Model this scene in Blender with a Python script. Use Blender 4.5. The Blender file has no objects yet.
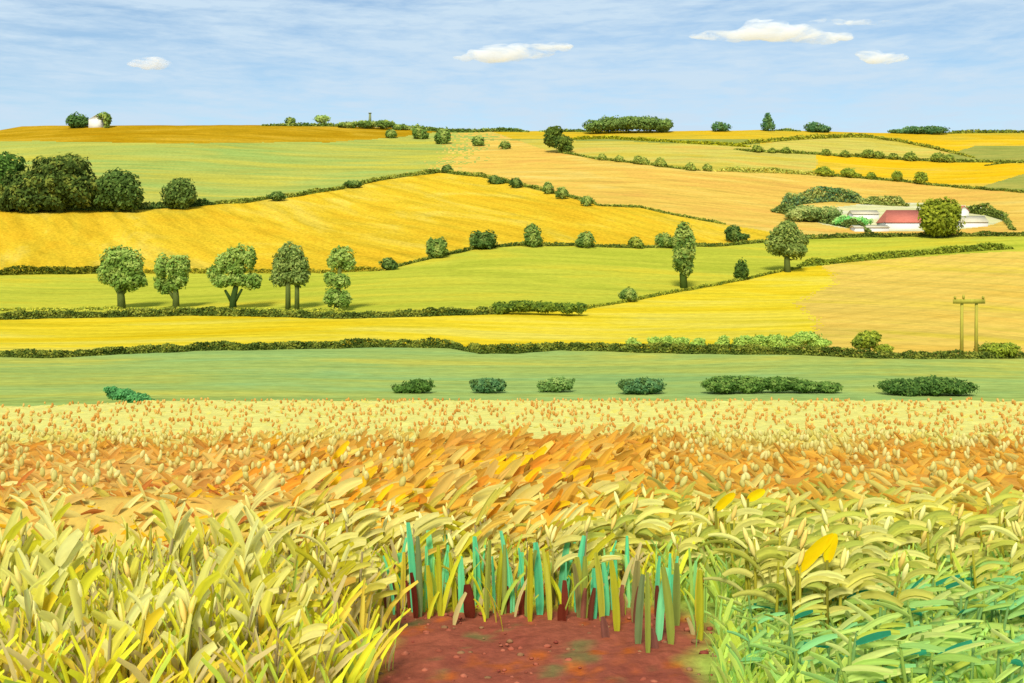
import bpy, math, random
import numpy as np

R = np.random.default_rng(7)
random.seed(7)
C = bpy.context.scene.collection
CAM = 2.2            # eye height above the soil
F, CX, EYE = 996.0, 512.0, 250.0   # focal length in pixels, column of the optical axis, row of the eye level
K = 1.5              # picture value of a sunlit surface / its base colour

# ------------------------------------------------------------------ colour helpers
def lin(v):
    v = v / 255.0
    return v / 12.92 if v <= 0.04045 else ((v + 0.055) / 1.055) ** 2.4
def c(r, g, b, k=None):
    k = K if k is None else k
    return np.array([min(0.9, lin(r) / k), min(0.9, lin(g) / k), min(0.9, lin(b) / k)])
KF, KB = 0.72, 1.0    # leaves and blades stand at all angles to the sun
def cs(*cols):
    return np.array([c(*q, KF) for q in cols])
def cb(*cols):
    return np.array([c(*q, KB) for q in cols])

# ------------------------------------------------------------------ mesh helpers
def mesh_obj(name, V, Fq, mat, parent=None, col=None, smooth=False, T=None):
    """V (n,3); Fq (m,4) quads; T (k,3) triangles; col (n,3) base colours per vertex"""
    V = np.asarray(V, dtype=np.float32)
    me = bpy.data.meshes.new(name)
    nq = 0 if Fq is None else len(Fq)
    nt = 0 if T is None else len(T)
    me.vertices.add(len(V)); me.vertices.foreach_set('co', V.ravel())
    loops = []
    if nq: loops.append(np.asarray(Fq, dtype=np.int32).ravel())
    if nt: loops.append(np.asarray(T, dtype=np.int32).ravel())
    loops = np.concatenate(loops)
    me.loops.add(len(loops)); me.loops.foreach_set('vertex_index', loops)
    me.polygons.add(nq + nt)
    st = np.concatenate([np.arange(nq) * 4, nq * 4 + np.arange(nt) * 3]).astype(np.int32)
    me.polygons.foreach_set('loop_start', st)
    me.update(calc_edges=True)
    if smooth:
        me.polygons.foreach_set('use_smooth', np.ones(nq + nt, dtype=bool))
    if col is not None:
        a = me.color_attributes.new('Col', 'FLOAT_COLOR', 'POINT')
        cc = np.ones((len(V), 4), dtype=np.float32); cc[:, :3] = np.clip(col, 0.002, 0.9)
        a.data.foreach_set('color', cc.ravel())
    me.materials.append(mat)
    o = bpy.data.objects.new(name, me); C.objects.link(o)
    if parent is not None: o.parent = parent
    return o
def tag(o, label=None, cat=None, group=None, kind=None):
    if label: o['label'] = label
    if cat: o['category'] = cat
    if group: o['group'] = group
    if kind: o['kind'] = kind
    return o
def empty(name, loc):
    o = bpy.data.objects.new(name, None); C.objects.link(o)
    o.location = [float(q) for q in loc]; o.empty_display_size = 0.1
    return o
class MB:
    """collects pieces into one mesh"""
    def __init__(s): s.V, s.Q, s.T, s.C, s.n = [], [], [], [], 0
    def add(s, V, Q=None, T=None, col=None):
        V = np.asarray(V, float).reshape(-1, 3)
        if Q is not None and len(Q): s.Q.append(np.asarray(Q) + s.n)
        if T is not None and len(T): s.T.append(np.asarray(T) + s.n)
        s.V.append(V)
        if col is None: col = np.full((len(V), 3), 0.3)
        col = np.asarray(col, float)
        if col.ndim == 1: col = np.tile(col, (len(V), 1))
        s.C.append(col); s.n += len(V)
    def build(s, name, mat, parent=None, smooth=False):
        return mesh_obj(name, np.concatenate(s.V), np.concatenate(s.Q) if s.Q else None, mat, parent,
                        np.concatenate(s.C), smooth, np.concatenate(s.T) if s.T else None)
def box_vq(x0, x1, y0, y1, z0, z1):
    V = [(x, y, z) for z in (z0, z1) for y in (y0, y1) for x in (x0, x1)]
    Q = [(0, 2, 3, 1), (4, 5, 7, 6), (0, 1, 5, 4), (2, 6, 7, 3), (0, 4, 6, 2), (1, 3, 7, 5)]
    return V, Q
def tube(mb, pts, rad, n=8, col=None):
    pts = np.asarray(pts, float); m = len(pts)
    V = []
    for i in range(m):
        t = pts[min(i + 1, m - 1)] - pts[max(i - 1, 0)]; t /= np.linalg.norm(t) + 1e-9
        a = np.cross(t, (0.31, 0.93, 0.2)); a /= np.linalg.norm(a) + 1e-9
        b = np.cross(t, a)
        for k in range(n):
            w = 2 * math.pi * k / n
            V.append(pts[i] + rad[i] * (a * math.cos(w) + b * math.sin(w)))
    Q = [(i * n + k, i * n + (k + 1) % n, (i + 1) * n + (k + 1) % n, (i + 1) * n + k) for i in range(m - 1) for k in range(n)]
    V += [pts[0], pts[-1]]
    T = [(m * n, (k + 1) % n, k) for k in range(n)] + [(m * n + 1, (m - 1) * n + k, (m - 1) * n + (k + 1) % n) for k in range(n)]
    mb.add(V, Q, T, col)

# value noise (numpy) -------------------------------------------------
_G = R.random((64, 64))
def vnoise(x, y):
    x = np.asarray(x, float); y = np.asarray(y, float)
    xi = np.floor(x).astype(int); yi = np.floor(y).astype(int)
    fx = x - xi; fy = y - yi
    fx = fx * fx * (3 - 2 * fx); fy = fy * fy * (3 - 2 * fy)
    g = lambda a, b: _G[a % 64, b % 64]
    return (g(xi, yi) * (1 - fx) + g(xi + 1, yi) * fx) * (1 - fy) + (g(xi, yi + 1) * (1 - fx) + g(xi + 1, yi + 1) * fx) * fy
def fbm(x, y, o=3):
    s, a, t = 0, 1, 0
    for i in range(o):
        s = s + a * vnoise(x * 2 ** i + 13.7 * i, y * 2 ** i + 5.3 * i); t += a; a *= 0.5
    return s / t

# ------------------------------------------------------------------ materials
def new_mat(name):
    m = bpy.data.materials.new(name); m.use_nodes = True
    nt = m.node_tree; b = nt.nodes['Principled BSDF']
    b.inputs['Roughness'].default_value = 0.9
    b.inputs['Specular IOR Level'].default_value = 0.15
    return m, nt, b
def noise_node(nt, scale_vec, rot=0.0, scale=1.0, detail=5.0, rough=0.6, distort=0.0, coord='Object'):
    tc = nt.nodes.new('ShaderNodeTexCoord'); mp = nt.nodes.new('ShaderNodeMapping')
    mp.vector_type = 'TEXTURE' if False else 'POINT'
    r = nt.nodes.new('ShaderNodeVectorRotate'); r.rotation_type = 'Z_AXIS'; r.inputs['Angle'].default_value = rot
    nt.links.new(tc.outputs[coord], r.inputs['Vector'])
    nt.links.new(r.outputs[0], mp.inputs['Vector']); mp.inputs['Scale'].default_value = scale_vec
    n = nt.nodes.new('ShaderNodeTexNoise'); nt.links.new(mp.outputs[0], n.inputs['Vector'])
    n.inputs['Scale'].default_value = scale; n.inputs['Detail'].default_value = detail
    n.inputs['Roughness'].default_value = rough; n.inputs['Distortion'].default_value = distort
    return n
def ramp(nt, fac, stops):
    r = nt.nodes.new('ShaderNodeValToRGB'); nt.links.new(fac, r.inputs['Fac'])
    e = r.color_ramp.elements
    while len(e) > 1: e.remove(e[-1])
    e[0].position = stops[0][0]; e[0].color = (*stops[0][1], 1)
    for p, q in stops[1:]:
        k = e.new(p); k.color = (*q, 1)
    return r
def mixc(nt, fac, a, b, mode='MIX'):
    m = nt.nodes.new('ShaderNodeMix'); m.data_type = 'RGBA'; m.blend_type = mode
    if hasattr(fac, 'is_linked'): nt.links.new(fac, m.inputs[0])
    else: m.inputs[0].default_value = fac
    for s, q in ((m.inputs[6], a), (m.inputs[7], b)):
        if hasattr(q, 'is_linked'): nt.links.new(q, s)
        else: s.default_value = (*q, 1)
    return m.outputs[2]
def field_mat(name, a, b, d, rot=0.0, streak=(0.02, 0.16, 0.05), grain=0.5, big_scale=(0.011, 0.035, 0.02), tram=None):
    """soft patches of colours a/b/d with drawn-out streaks (drill lines, lodged crop) and a fine grain"""
    m, nt, bs = new_mat(name)
    big = noise_node(nt, big_scale, rot, 1.0, 5, 0.62, 0.8)
    st = noise_node(nt, streak, rot, 1.0, 5, 0.65, 0.4)
    fine = noise_node(nt, (0.5, 0.9, 0.6), rot, 1.0, 3, 0.7)
    col = ramp(nt, big.outputs['Fac'], [(0.36, a), (0.52, b), (0.66, d)]).outputs[0]
    s2 = ramp(nt, st.outputs['Fac'], [(0.30, (0.76, 0.80, 0.80)), (0.5, (1.0, 1.0, 1.0)), (0.70, (1.14, 1.10, 1.18))]).outputs[0]
    col = mixc(nt, 1.0, col, s2, 'MULTIPLY')
    if tram:      # wheel tracks and drill rows
        tc = nt.nodes.new('ShaderNodeTexCoord'); vr = nt.nodes.new('ShaderNodeVectorRotate'); vr.rotation_type = 'Z_AXIS'; vr.inputs['Angle'].default_value = tram[1]
        nt.links.new(tc.outputs['Object'], vr.inputs['Vector'])
        w = nt.nodes.new('ShaderNodeTexWave'); w.wave_type = 'BANDS'; w.bands_direction = 'X'; w.inputs['Scale'].default_value = 0.314 / tram[0]; w.inputs['Distortion'].default_value = 1.6; w.inputs['Detail'].default_value = 3; w.inputs['Detail Scale'].default_value = .25
        nt.links.new(vr.outputs[0], w.inputs['Vector'])
        t2 = ramp(nt, w.outputs['Fac'], [(0.02, (1 - tram[2], 1 - tram[2], 1 - tram[2])), (0.22, (1, 1, 1)), (0.9, (1, 1, 1)), (1.0, (1 + tram[2] * .5,) * 3)]).outputs[0]
        col = mixc(nt, 1.0, col, t2, 'MULTIPLY')
    f2 = ramp(nt, fine.outputs['Fac'], [(0.3, (1 - 0.35 * grain,) * 3), (0.7, (1 + 0.25 * grain,) * 3)]).outputs[0]
    col = mixc(nt, 1.0, col, f2, 'MULTIPLY')
    nt.links.new(col, bs.inputs['Base Color'])
    bp = nt.nodes.new('ShaderNodeBump'); bp.inputs['Strength'].default_value = 0.25; bp.inputs['Distance'].default_value = 0.5
    nt.links.new(fine.outputs['Fac'], bp.inputs['Height']); nt.links.new(bp.outputs[0], bs.inputs['Normal'])
    bs.inputs['Specular IOR Level'].default_value = 0.0
    return m
def attr_mat(name, transl=0.0, rough=0.75, spec=0.15, grain=None):
    m, nt, bs = new_mat(name)
    at = nt.nodes.new('ShaderNodeVertexColor'); at.layer_name = 'Col'
    col = at.outputs['Color']
    if grain:
        n = noise_node(nt, grain[0], 0, 1.0, 4, 0.65)
        f = ramp(nt, n.outputs['Fac'], [(0.3, (1 - grain[1],) * 3), (0.7, (1 + grain[1],) * 3)]).outputs[0]
        col = mixc(nt, 1.0, col, f, 'MULTIPLY')
        bp = nt.nodes.new('ShaderNodeBump'); bp.inputs['Strength'].default_value = 0.4; bp.inputs['Distance'].default_value = grain[2]
        nt.links.new(n.outputs['Fac'], bp.inputs['Height']); nt.links.new(bp.outputs[0], bs.inputs['Normal'])
    nt.links.new(col, bs.inputs['Base Color'])
    bs.inputs['Roughness'].default_value = rough; bs.inputs['Specular IOR Level'].default_value = spec
    if transl:
        tr = nt.nodes.new('ShaderNodeBsdfTranslucent'); nt.links.new(col, tr.inputs['Color'])
        mx = nt.nodes.new('ShaderNodeMixShader'); mx.inputs[0].default_value = transl
        nt.links.new(bs.outputs[0], mx.inputs[1]); nt.links.new(tr.outputs[0], mx.inputs[2])
        nt.links.new(mx.outputs[0], nt.nodes['Material Output'].inputs['Surface'])
    return m
def plain_mat(name, col, rough=0.85, grain=0.12, scale=(1.2, 1.2, 1.2)):
    m, nt, bs = new_mat(name)
    n = noise_node(nt, scale, 0, 1.0, 4, 0.6)
    r = ramp(nt, n.outputs['Fac'], [(0.3, tuple(np.array(col) * (1 - grain))), (0.7, tuple(np.minimum(0.9, np.array(col) * (1 + grain))))])
    nt.links.new(r.outputs[0], bs.inputs['Base Color']); bs.inputs['Roughness'].default_value = rough
    return m
M_leaf = attr_mat('foliage', 0.2, 1.0, 0.0)
M_bark = attr_mat('bark', 0, 0.9, 0.05, ((3, 3, 0.7), 0.2, 0.05))
M_blade = attr_mat('crop_blade', 0.45, 0.8, 0.03)
M_ear = attr_mat('crop_ear', 0.0, 0.7, 0.15)
M_crop = attr_mat('crop_canopy', 0.1, 0.85, 0.05, ((7, 5, 7), 0.16, 0.03))
M_soil = attr_mat('earth', 0, 0.95, 0.05, ((14, 14, 14), 0.22, 0.03))

# ------------------------------------------------------------------ terrain
_rows = np.array([428, 420, 405, 392, 375, 355, 340, 320, 309, 290, 273, 250, 235, 210, 190, 175, 160, 145, 135, 124, 112])
_deps = np.array([58, 65, 75, 85, 108, 142, 180, 222, 248, 295, 340, 400, 440, 520, 590, 645, 710, 785, 845, 930, 1030])
_rr = np.arange(108, 432, 0.5)
_dd = np.interp(-_rr, -_rows, _deps)
_kern = np.exp(-0.5 * (np.arange(-24, 25) / 9.0) ** 2); _kern /= _kern.sum()
_ds = np.convolve(np.pad(_dd, 24, mode='reflect', reflect_type='odd'), _kern, 'valid')
_ds = _ds + (65 - np.interp(420, _rr, _ds)) * np.clip((_rr - 380) / 40, 0, 1)
def far_depth(px, row):
    px = np.asarray(px, float); row = np.asarray(row, float)
    d = np.interp(row, _rr, _ds)
    w = np.clip((412 - row) / 60, 0, 1)
    n = np.sin(px * 0.0105 + row * 0.021 + 0.6) + 0.8 * np.sin(px * 0.0057 - row * 0.013 - 1.3)
    return d * (1 + 0.035 * w * n)
def P(px, row, Y=None):
    """point of the far slope seen at a column and row (world: camera stands at z = CAM)"""
    Y = far_depth(px, row) if Y is None else Y
    return np.stack([(np.asarray(px, float) - CX) / F * Y, Y + 0 * np.asarray(px, float), CAM + (EYE - np.asarray(row, float)) / F * Y], -1)
def ground_z(Y):        # the wheat field, falling gently away from the camera
    Y = np.asarray(Y, float)
    return -0.117 * np.maximum(Y - 5, -1.2)
Z65 = float(P(512, 420)[2])
def near_z(Y):
    Y = np.asarray(Y, float)
    t = np.clip((Y - 30) / 35, 0, 1)
    return ground_z(Y) * (1 - t) + (ground_z(30.0) + (Z65 - ground_z(30.0)) * t) * t + 0 if False else np.where(Y <= 30, ground_z(Y), ground_z(30.0) + (Z65 - ground_z(30.0)) * (Y - 30) / 35.0)

def pl(pts, wob=0.0, seed=0.0):
    xs = np.array([p[0] for p in pts], float); ys = np.array([p[1] for p in pts], float)
    def f(x):
        x = np.asarray(x, float)
        y = np.interp(x, xs, ys)
        return y + wob * (2 * fbm(x * 0.045 + seed, x * 0 + seed * 3.1) - 1)
    return f
SKY = pl([(-400, 136), (-40, 132), (0, 130), (22, 126), (100, 125.5), (260, 125), (340, 126), (400, 128), (450, 131), (560, 131), (675, 131), (760, 130), (820, 131), (880, 133), (1024, 132), (1420, 133)], 0.5, 2)
B_or = pl([(-400, 142), (0, 141), (100, 142), (200, 143), (330, 142), (390, 138), (430, 133), (470, 128), (500, 120)], 1.2, 3)
B_h1 = pl([(-400, 208), (0, 210), (130, 210), (200, 206), (250, 202), (300, 196), (340, 189), (390, 179), (440, 173), (480, 177), (520, 186), (560, 195), (600, 206), (640, 208), (680, 216), (722, 224), (800, 236), (900, 242)], 1, 4)
B_h2 = pl([(-400, 275), (0, 275), (100, 273), (200, 273), (330, 273), (385, 270), (430, 259), (480, 248), (530, 245), (600, 247), (660, 248), (720, 246), (770, 242), (800, 239), (870, 237), (1024, 236), (1420, 238)], 1, 5)
B_h3 = pl([(-400, 319), (0, 318), (100, 316), (200, 314), (350, 317), (450, 314), (510, 312), (580, 310), (630, 302), (680, 292), (740, 281), (800, 268), (850, 262), (930, 256), (1010, 251), (1420, 250)], 0.8, 6)
B_h4 = pl([(-400, 356), (0, 356), (60, 357), (120, 353), (200, 350), (300, 348), (400, 346), (450, 347), (480, 353), (520, 352), (560, 349), (650, 352), (720, 353), (800, 354), (870, 357), (930, 358), (1024, 357), (1420, 358)], 0.8, 7)
B_h5 = pl([(480, 128), (545, 150), (560, 153), (600, 160), (640, 164), (690, 170), (740, 172), (800, 174), (850, 178), (900, 182), (960, 188), (1024, 193), (1420, 215)], 0.8, 8)
B_h6 = pl([(540, 140), (600, 141), (680, 143), (740, 146), (790, 140), (850, 137), (890, 140), (930, 148), (960, 155), (1000, 161), (1420, 170)], 0.8, 9)
B_h7 = pl([(560, 147), (700, 147), (745, 151), (800, 154), (855, 157), (900, 160), (950, 162), (1024, 163), (1420, 166)], 0.8, 10)
W_edge = pl([(-600, 407), (0, 406), (60, 404), (130, 402), (190, 397), (260, 393), (400, 392), (500, 393), (600, 394), (700, 395), (850, 397), (1024, 401), (1600, 405)], 0.4, 11)
def wheat_edge_Y(px):
    return 1011.0 / (W_edge(px) - 366.5)

FIELDS = {
 0: ('ploughed_field', 'orange brown ripe field along the left skyline', field_mat('ripe_orange', c(186, 142, 18), c(198, 156, 28), c(214, 172, 48), 0, (0.05, 0.2, 0.1), 0.8)),
 1: ('grass_field', 'pale green upland field below the orange skyline field', field_mat('pale_green', c(168, 188, 92), c(190, 190, 86), c(210, 198, 76), 0, (0.015, 0.09, 0.03), 0.6, (0.008, 0.05, 0.03))),
 2: ('stubble_field', 'wide tan orange stubble field across the upper middle', field_mat('tan', c(236, 184, 84), c(238, 196, 86), c(240, 206, 104), 0.2, tram=(16, 1.25, .06))),
 3: ('barley_field', 'golden yellow field rising to a crest on the left slope', field_mat('golden', c(236, 188, 42), c(240, 200, 50), c(243, 210, 78), 1.0, (0.012, 0.14, 0.05), 0.8, tram=(11, -.5, .07))),
 4: ('pasture', 'yellow green pasture between the hedges in mid slope', field_mat('pasture_green', c(188, 192, 58), c(204, 202, 66), c(222, 204, 60), -0.1)),
 5: ('rape_field', 'bright yellow strip field low in the valley', field_mat('bright_yellow', c(240, 202, 30), c(244, 216, 52), c(246, 224, 88), 0.1, tram=(7, 1.45, .06))),
 6: ('corn_field', 'sand yellow field around the twin pole on the right', field_mat('sand', c(240, 196, 82), c(241, 204, 92), c(240, 208, 74), 0.6, (0.02, 0.12, 0.05), tram=(9, .75, .07))),
 7: ('valley_meadow', 'green meadow on the valley floor beyond the wheat', field_mat('valley_green', c(162, 194, 110), c(180, 196, 98), c(206, 202, 88), 0.0, (0.03, 0.3, 0.05), 0.6, (0.02, 0.05, 0.05))),
 8: ('upland_field', 'green and ochre field under the far right skyline', field_mat('upland', c(214, 190, 70), c(214, 200, 92), c(226, 190, 84))),
 9: ('mustard_field', 'strong yellow field on the far right slope', field_mat('mustard', c(244, 190, 24), c(242, 196, 40), c(232, 196, 70))),
 10: ('fallow_field', 'dull green field on the far right under the skyline', field_mat('dull_green', c(150, 160, 72), c(168, 168, 78), c(186, 176, 82))),
 11: ('farmyard', 'pale yard and garden ground round the farmhouse', field_mat('yard', c(240, 232, 190), c(228, 222, 150), c(246, 240, 214))),
 12: ('skyline_field', 'yellow field strip along the middle skyline', field_mat('skyline_yellow', c(224, 180, 30), c(226, 190, 52), c(206, 182, 60))),
}
def field_id(px, row):
    jx = px + 5 * (2 * fbm(px * 0.06, row * 0.3) - 1); jr = row + 1.2 * (2 * fbm(px * 0.05 + 9, row * 0.5) - 1)
    f = np.full(px.shape, 7)
    f[row < B_h4(px)] = 5
    # the right-hand part between the two hedges
    right = (row < B_h4(px)) & (jx > 826 - (row - 265) * 0.35 + 14 * np.sin(row * 0.14) + 14 * (R.random(px.shape) - .5)) 
    f[right] = 6
    f[row < B_h3(px)] = 4
    up = row < B_h2(px)
    f[up] = 2
    f[up & (row > B_h1(px)) & (px < 830)] = 3
    above1 = (row < B_h1(px)) & (px < 560)
    dith = 60 * (fbm(px * .035, row * .35) - .5) + 60 * (R.random(px.shape) - .5)
    f[above1 & (jx + dith < 462 + (jr - 150) * -0.9)] = 1
    f[(row < B_or(px)) & (px < 500)] = 0
    u5 = (row < B_h5(px)) & (px > 430)
    f[u5] = 8
    f[u5 & (row < B_h5(px)) & (row > B_h7(px)) & (jx > 815)] = 9
    f[u5 & (row < B_h7(px)) & (row > B_h6(px)) & (px > 745)] = 8
    f[u5 & (row < B_h6(px))] = 12
    f[u5 & (row < B_h6(px)) & (px > 760) & (row > 140)] = 9
    f[(row < B_h7(px)) & (px > 930) & (row > 146 + np.maximum(0, 975 - px) * 0.3)] = 10
    f[(row < B_h5(px)) & (row > 193 - (px - 960) * 0.30) & (px > 965)] = 10
    f[(row < B_h6(px)) & (px > 470) & (px < 760) & (row > 139)] = 10
    e = ((px - 908) / 98.0) ** 2 + ((row - 217) / 14.5) ** 2
    f[e < 1] = 11
    return f
def build_far():
    pxs = np.concatenate([np.arange(-384, -20, 6.0), np.arange(-20, 1044, 2.0), np.arange(1044, 1409, 6.0)])
    rows = np.concatenate([np.arange(420, 280, -1.0), np.arange(280, 134, -0.75)])
    nr = len(rows) + 6
    PX = np.tile(pxs, (nr, 1)); RW = np.zeros_like(PX); V = np.zeros(PX.shape + (3,))
    s = SKY(pxs)
    for i in range(len(rows)):
        RW[i] = rows[i]
    for j in range(6):   # last rows run up to the crest
        RW[len(rows) + j] = rows[-1] + (s - rows[-1]) * (j + 1) / 6.0
    V = P(PX, RW)
    # the land behind the crest falls away and runs on to the horizon
    last = V[-1]
    back = []
    for dy, dz in ((25, -1.5), (80, -10), (250, -45), (900, -80), (4000, -95), (14000, -110)):
        q = last.copy(); q *= 1; sc = (last[:, 1] + dy) / last[:, 1]
        q[:, 0] *= sc; q[:, 1] += dy; q[:, 2] = np.minimum(last[:, 2] + dz, CAM + (last[:, 2] - CAM) * sc - 2 - dy * .05)
        back.append(q)
    V = np.concatenate([V, np.array(back)], 0)
    n0 = nr; nr2 = nr + len(back); nc = len(pxs)
    idx = np.arange(nr2 * nc).reshape(nr2, nc)
    Q = np.stack([idx[:-1, :-1], idx[:-1, 1:], idx[1:, 1:], idx[1:, :-1]], -1).reshape(-1, 4)
    pc = np.concatenate([PX, np.tile(pxs, (len(back), 1))], 0); rc = np.concatenate([RW, np.tile(s, (len(back), 1))], 0)
    mid = lambda A: ((A[:-1, :-1] + A[:-1, 1:] + A[1:, 1:] + A[1:, :-1]) / 4).ravel()
    ids = field_id(mid(pc), mid(rc))
    VV = V.reshape(-1, 3)
    for k, (nm, lab, mt) in FIELDS.items():
        q = Q[ids == k]
        if not len(q): continue
        u, inv = np.unique(q.ravel(), return_inverse=True)
        o = mesh_obj(nm, VV[u], inv.reshape(-1, 4), mt, smooth=True)
        tag(o, lab, 'field', kind='structure')
build_far()

# near ground: wheat soil + near strip of meadow -----------------------
def wheat_base_col(px, Y, x):
    """earth and straw colours of the ground under the crop"""
    n = fbm(x * 1.3, Y * 1.3); n2 = fbm(x * 3.1 + 7, Y * 3.1)
    pale = c(226, 206, 110); orange = c(206, 138, 52); olive = c(190, 180, 36, 1.19); green = c(164, 178, 74, 1.19); soil = c(160, 88, 62, 1.07); soil2 = c(124, 60, 44, 1.07)
    col = np.zeros(px.shape + (3,))
    tA = np.clip((Y - 12.5 + 2 * (n - .5)) / 2.5, 0, 1)[..., None]
    tC = np.clip((7.6 - Y + 1.2 * (n - .5)) / 0.8, 0, 1)[..., None]
    lr = np.clip((px - 520) / 160 + (n - .5), 0, 1)[..., None]
    low = olive * (1 - lr) + green * lr
    col = pale * tA + orange * (1 - tA)
    col = col * (1 - tC) + low * tC
    e = ((x - 0.16) / (.95 + 0.9 * (n - .5))) ** 2 + 0 * Y
    m = np.clip((1.0 - e) * 3, 0, 1) * np.clip((6.75 + 0.8 * (n - .5) - Y) * 3, 0, 1)
    m = m[..., None]
    so = soil * (1 - n2[..., None]) + soil2 * n2[..., None]
    n3 = fbm(x * 9 + 2, Y * 5); so = so * (0.85 + 0.3 * n2[..., None]); wk = np.clip((n3 - .62) * 6, 0, 1)[..., None]; so = so * (1 - wk) + c(176, 88, 34, 1.11) * wk; wk = np.clip((fbm(x * 5 + 11, Y * 4 + 3) - .64) * 6, 0, 1)[..., None]; so = so * (1 - wk) + c(120, 104, 60, 1.11) * wk
    return col * (1 - m) + so * m
def build_near():
    ys = np.concatenate([np.arange(-6, 2.5, 0.5), np.arange(2.5, 9, 0.05), np.arange(9, 20, 0.25), np.linspace(20, 65, 60)])
    ss = np.concatenate([np.linspace(-1, -0.16, 60)[:-1], np.linspace(-0.16, 0.16, 200), np.linspace(0.16, 1, 60)[1:]])
    W = np.interp(ys, [20, 65], [30, 65 * 0.9])
    X = W[:, None] * ss[None, :]; Yg = np.tile(ys[:, None], (1, len(ss)))
    Z = near_z(Yg) + 0.05 * (fbm(X * 2.2, Yg * 2.2) - .5) * (np.abs(X) < 6) * (Yg < 9) + .05 * (fbm(X * 8, Yg * 8, 4) - .5) * np.clip(1.6 - np.abs(X - .16), 0, 1) * np.clip(7 - Yg, 0, 1) * (Yg > 3)
    px = CX + F * X / np.maximum(Yg, 1.5)
    V = np.stack([X, Yg, Z], -1)
    idx = np.arange(V.shape[0] * V.shape[1]).reshape(V.shape[:2])
    Q = np.stack([idx[:-1, :-1], idx[:-1, 1:], idx[1:, 1:], idx[1:, :-1]], -1).reshape(-1, 4)
    my = Yg.ravel()[Q].mean(1); mp = px.ravel()[Q].mean(1)
    wheat = my < wheat_edge_Y(np.clip(mp, -400, 1400)) + 0.3
    VV = V.reshape(-1, 3)
    q = Q[wheat]; u, inv = np.unique(q.ravel(), return_inverse=True)
    col = wheat_base_col(px.ravel()[u], Yg.ravel()[u], X.ravel()[u])
    tag(mesh_obj('ground', VV[u], inv.reshape(-1, 4), M_soil, col=col, smooth=True), 'red brown and straw coloured ground of the near wheat field', 'ground', kind='structure')
    q = Q[~wheat]; u, inv = np.unique(q.ravel(), return_inverse=True)
    tag(mesh_obj('meadow_ground', VV[u], inv.reshape(-1, 4), FIELDS[7][2], smooth=True), 'near strip of the green valley meadow behind the wheat', 'field', kind='structure')
build_near()

# ------------------------------------------------------------------ foliage
G_DARK = cs((58, 78, 32), (70, 92, 40), (84, 104, 46), (100, 116, 54))
G_MID = cs((82, 104, 44), (98, 118, 50), (114, 130, 60), (132, 142, 66))
G_OLIVE = cs((110, 122, 36), (126, 134, 40), (140, 146, 48), (96, 110, 36))
G_BLUE = cs((64, 96, 56), (80, 112, 66), (96, 124, 72), (70, 92, 44))
def ico(sub=2):
    import bmesh
    bm = bmesh.new(); bmesh.ops.create_icosphere(bm, subdivisions=sub, radius=1.0)
    V = np.array([v.co[:] for v in bm.verts]); T = np.array([[v.index for v in f.verts] for f in bm.faces]); bm.free()
    return V, T
ICO2 = ico(2); ICO1 = ico(1)
def leaf_cloud(mb, cen, rad, n, size, pal, rng=R, inner=0.55):
    """leaf-clump faces through the shell of an ellipsoid"""
    d = rng.normal(size=(n, 3)); d /= np.linalg.norm(d, axis=1)[:, None]
    r = (inner + (1.04 - inner) * rng.random(n) ** 0.6) * np.where(rng.random(n) < .06, 1.12, 1)
    lump = 0.70 + 0.62 * fbm(d[:, 0] * 2.3 + cen[0], d[:, 2] * 2.3 + d[:, 1] * 1.7 + cen[2], 2)
    p = cen + d * rad * (r * lump)[:, None]
    nrm = d + np.array([-.1, -.35, .25]) + 0.45 * rng.normal(size=(n, 3)); nrm /= np.linalg.norm(nrm, axis=1)[:, None]
    t = np.cross(nrm, rng.normal(size=(n, 3))); t /= np.linalg.norm(t, axis=1)[:, None] + 1e-9
    b = np.cross(nrm, t)
    s = size * (0.6 + 0.8 * rng.random(n))
    t = t * (s * 0.9)[:, None]; b = b * (s * 0.5)[:, None]
    V = np.stack([p - t, p + b * 0.9, p + t, p - b], 1).reshape(-1, 3)
    Q = np.arange(n * 4).reshape(-1, 4)
    k = np.clip((fbm(p[:, 0] / (size * 3.2), p[:, 2] / (size * 3.2) + p[:, 1] / (size * 4), 2) - 0.5) * 2.4 + 0.5 + 0.25 * rng.normal(size=n), 0, 0.999)
    col = pal[(k * len(pal)).astype(int)] * (0.92 + 0.16 * rng.random((n, 1)))
    mb.add(V, Q, None, np.repeat(col, 4, 0))
    # the dense inside of the crown
    iv, it = ICO2
    f = 0.52 * (0.85 + 0.35 * fbm(iv[:, 0] * 1.7 + cen[0], iv[:, 2] * 1.7 + iv[:, 1], 2))
    mb.add(cen + iv * rad * f[:, None], None, it, pal[1] * 0.9)
def lobes_to(mb, lobes, sc, n_per=1.0, size=2.6, pal=G_DARK, depth=0.85):
    for (dx, dz, rx, rz) in lobes:
        size_ = size * .8
        rad = np.array([rx, max(rx, rz) * depth if rx < 3 * rz else rz * 1.6, rz]) * sc * (.9 if len(lobes) > 3 else 1)
        n = int(n_per * (40 + 2.0 * math.pi * rx * rz * (3.0 / size_) ** 2 * 0.5))
        leaf_cloud(mb, np.array([dx, 0, dz]) * sc, rad, min(n, 5200), size_ * sc, pal)
BARK = c(104, 116, 54)
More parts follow.
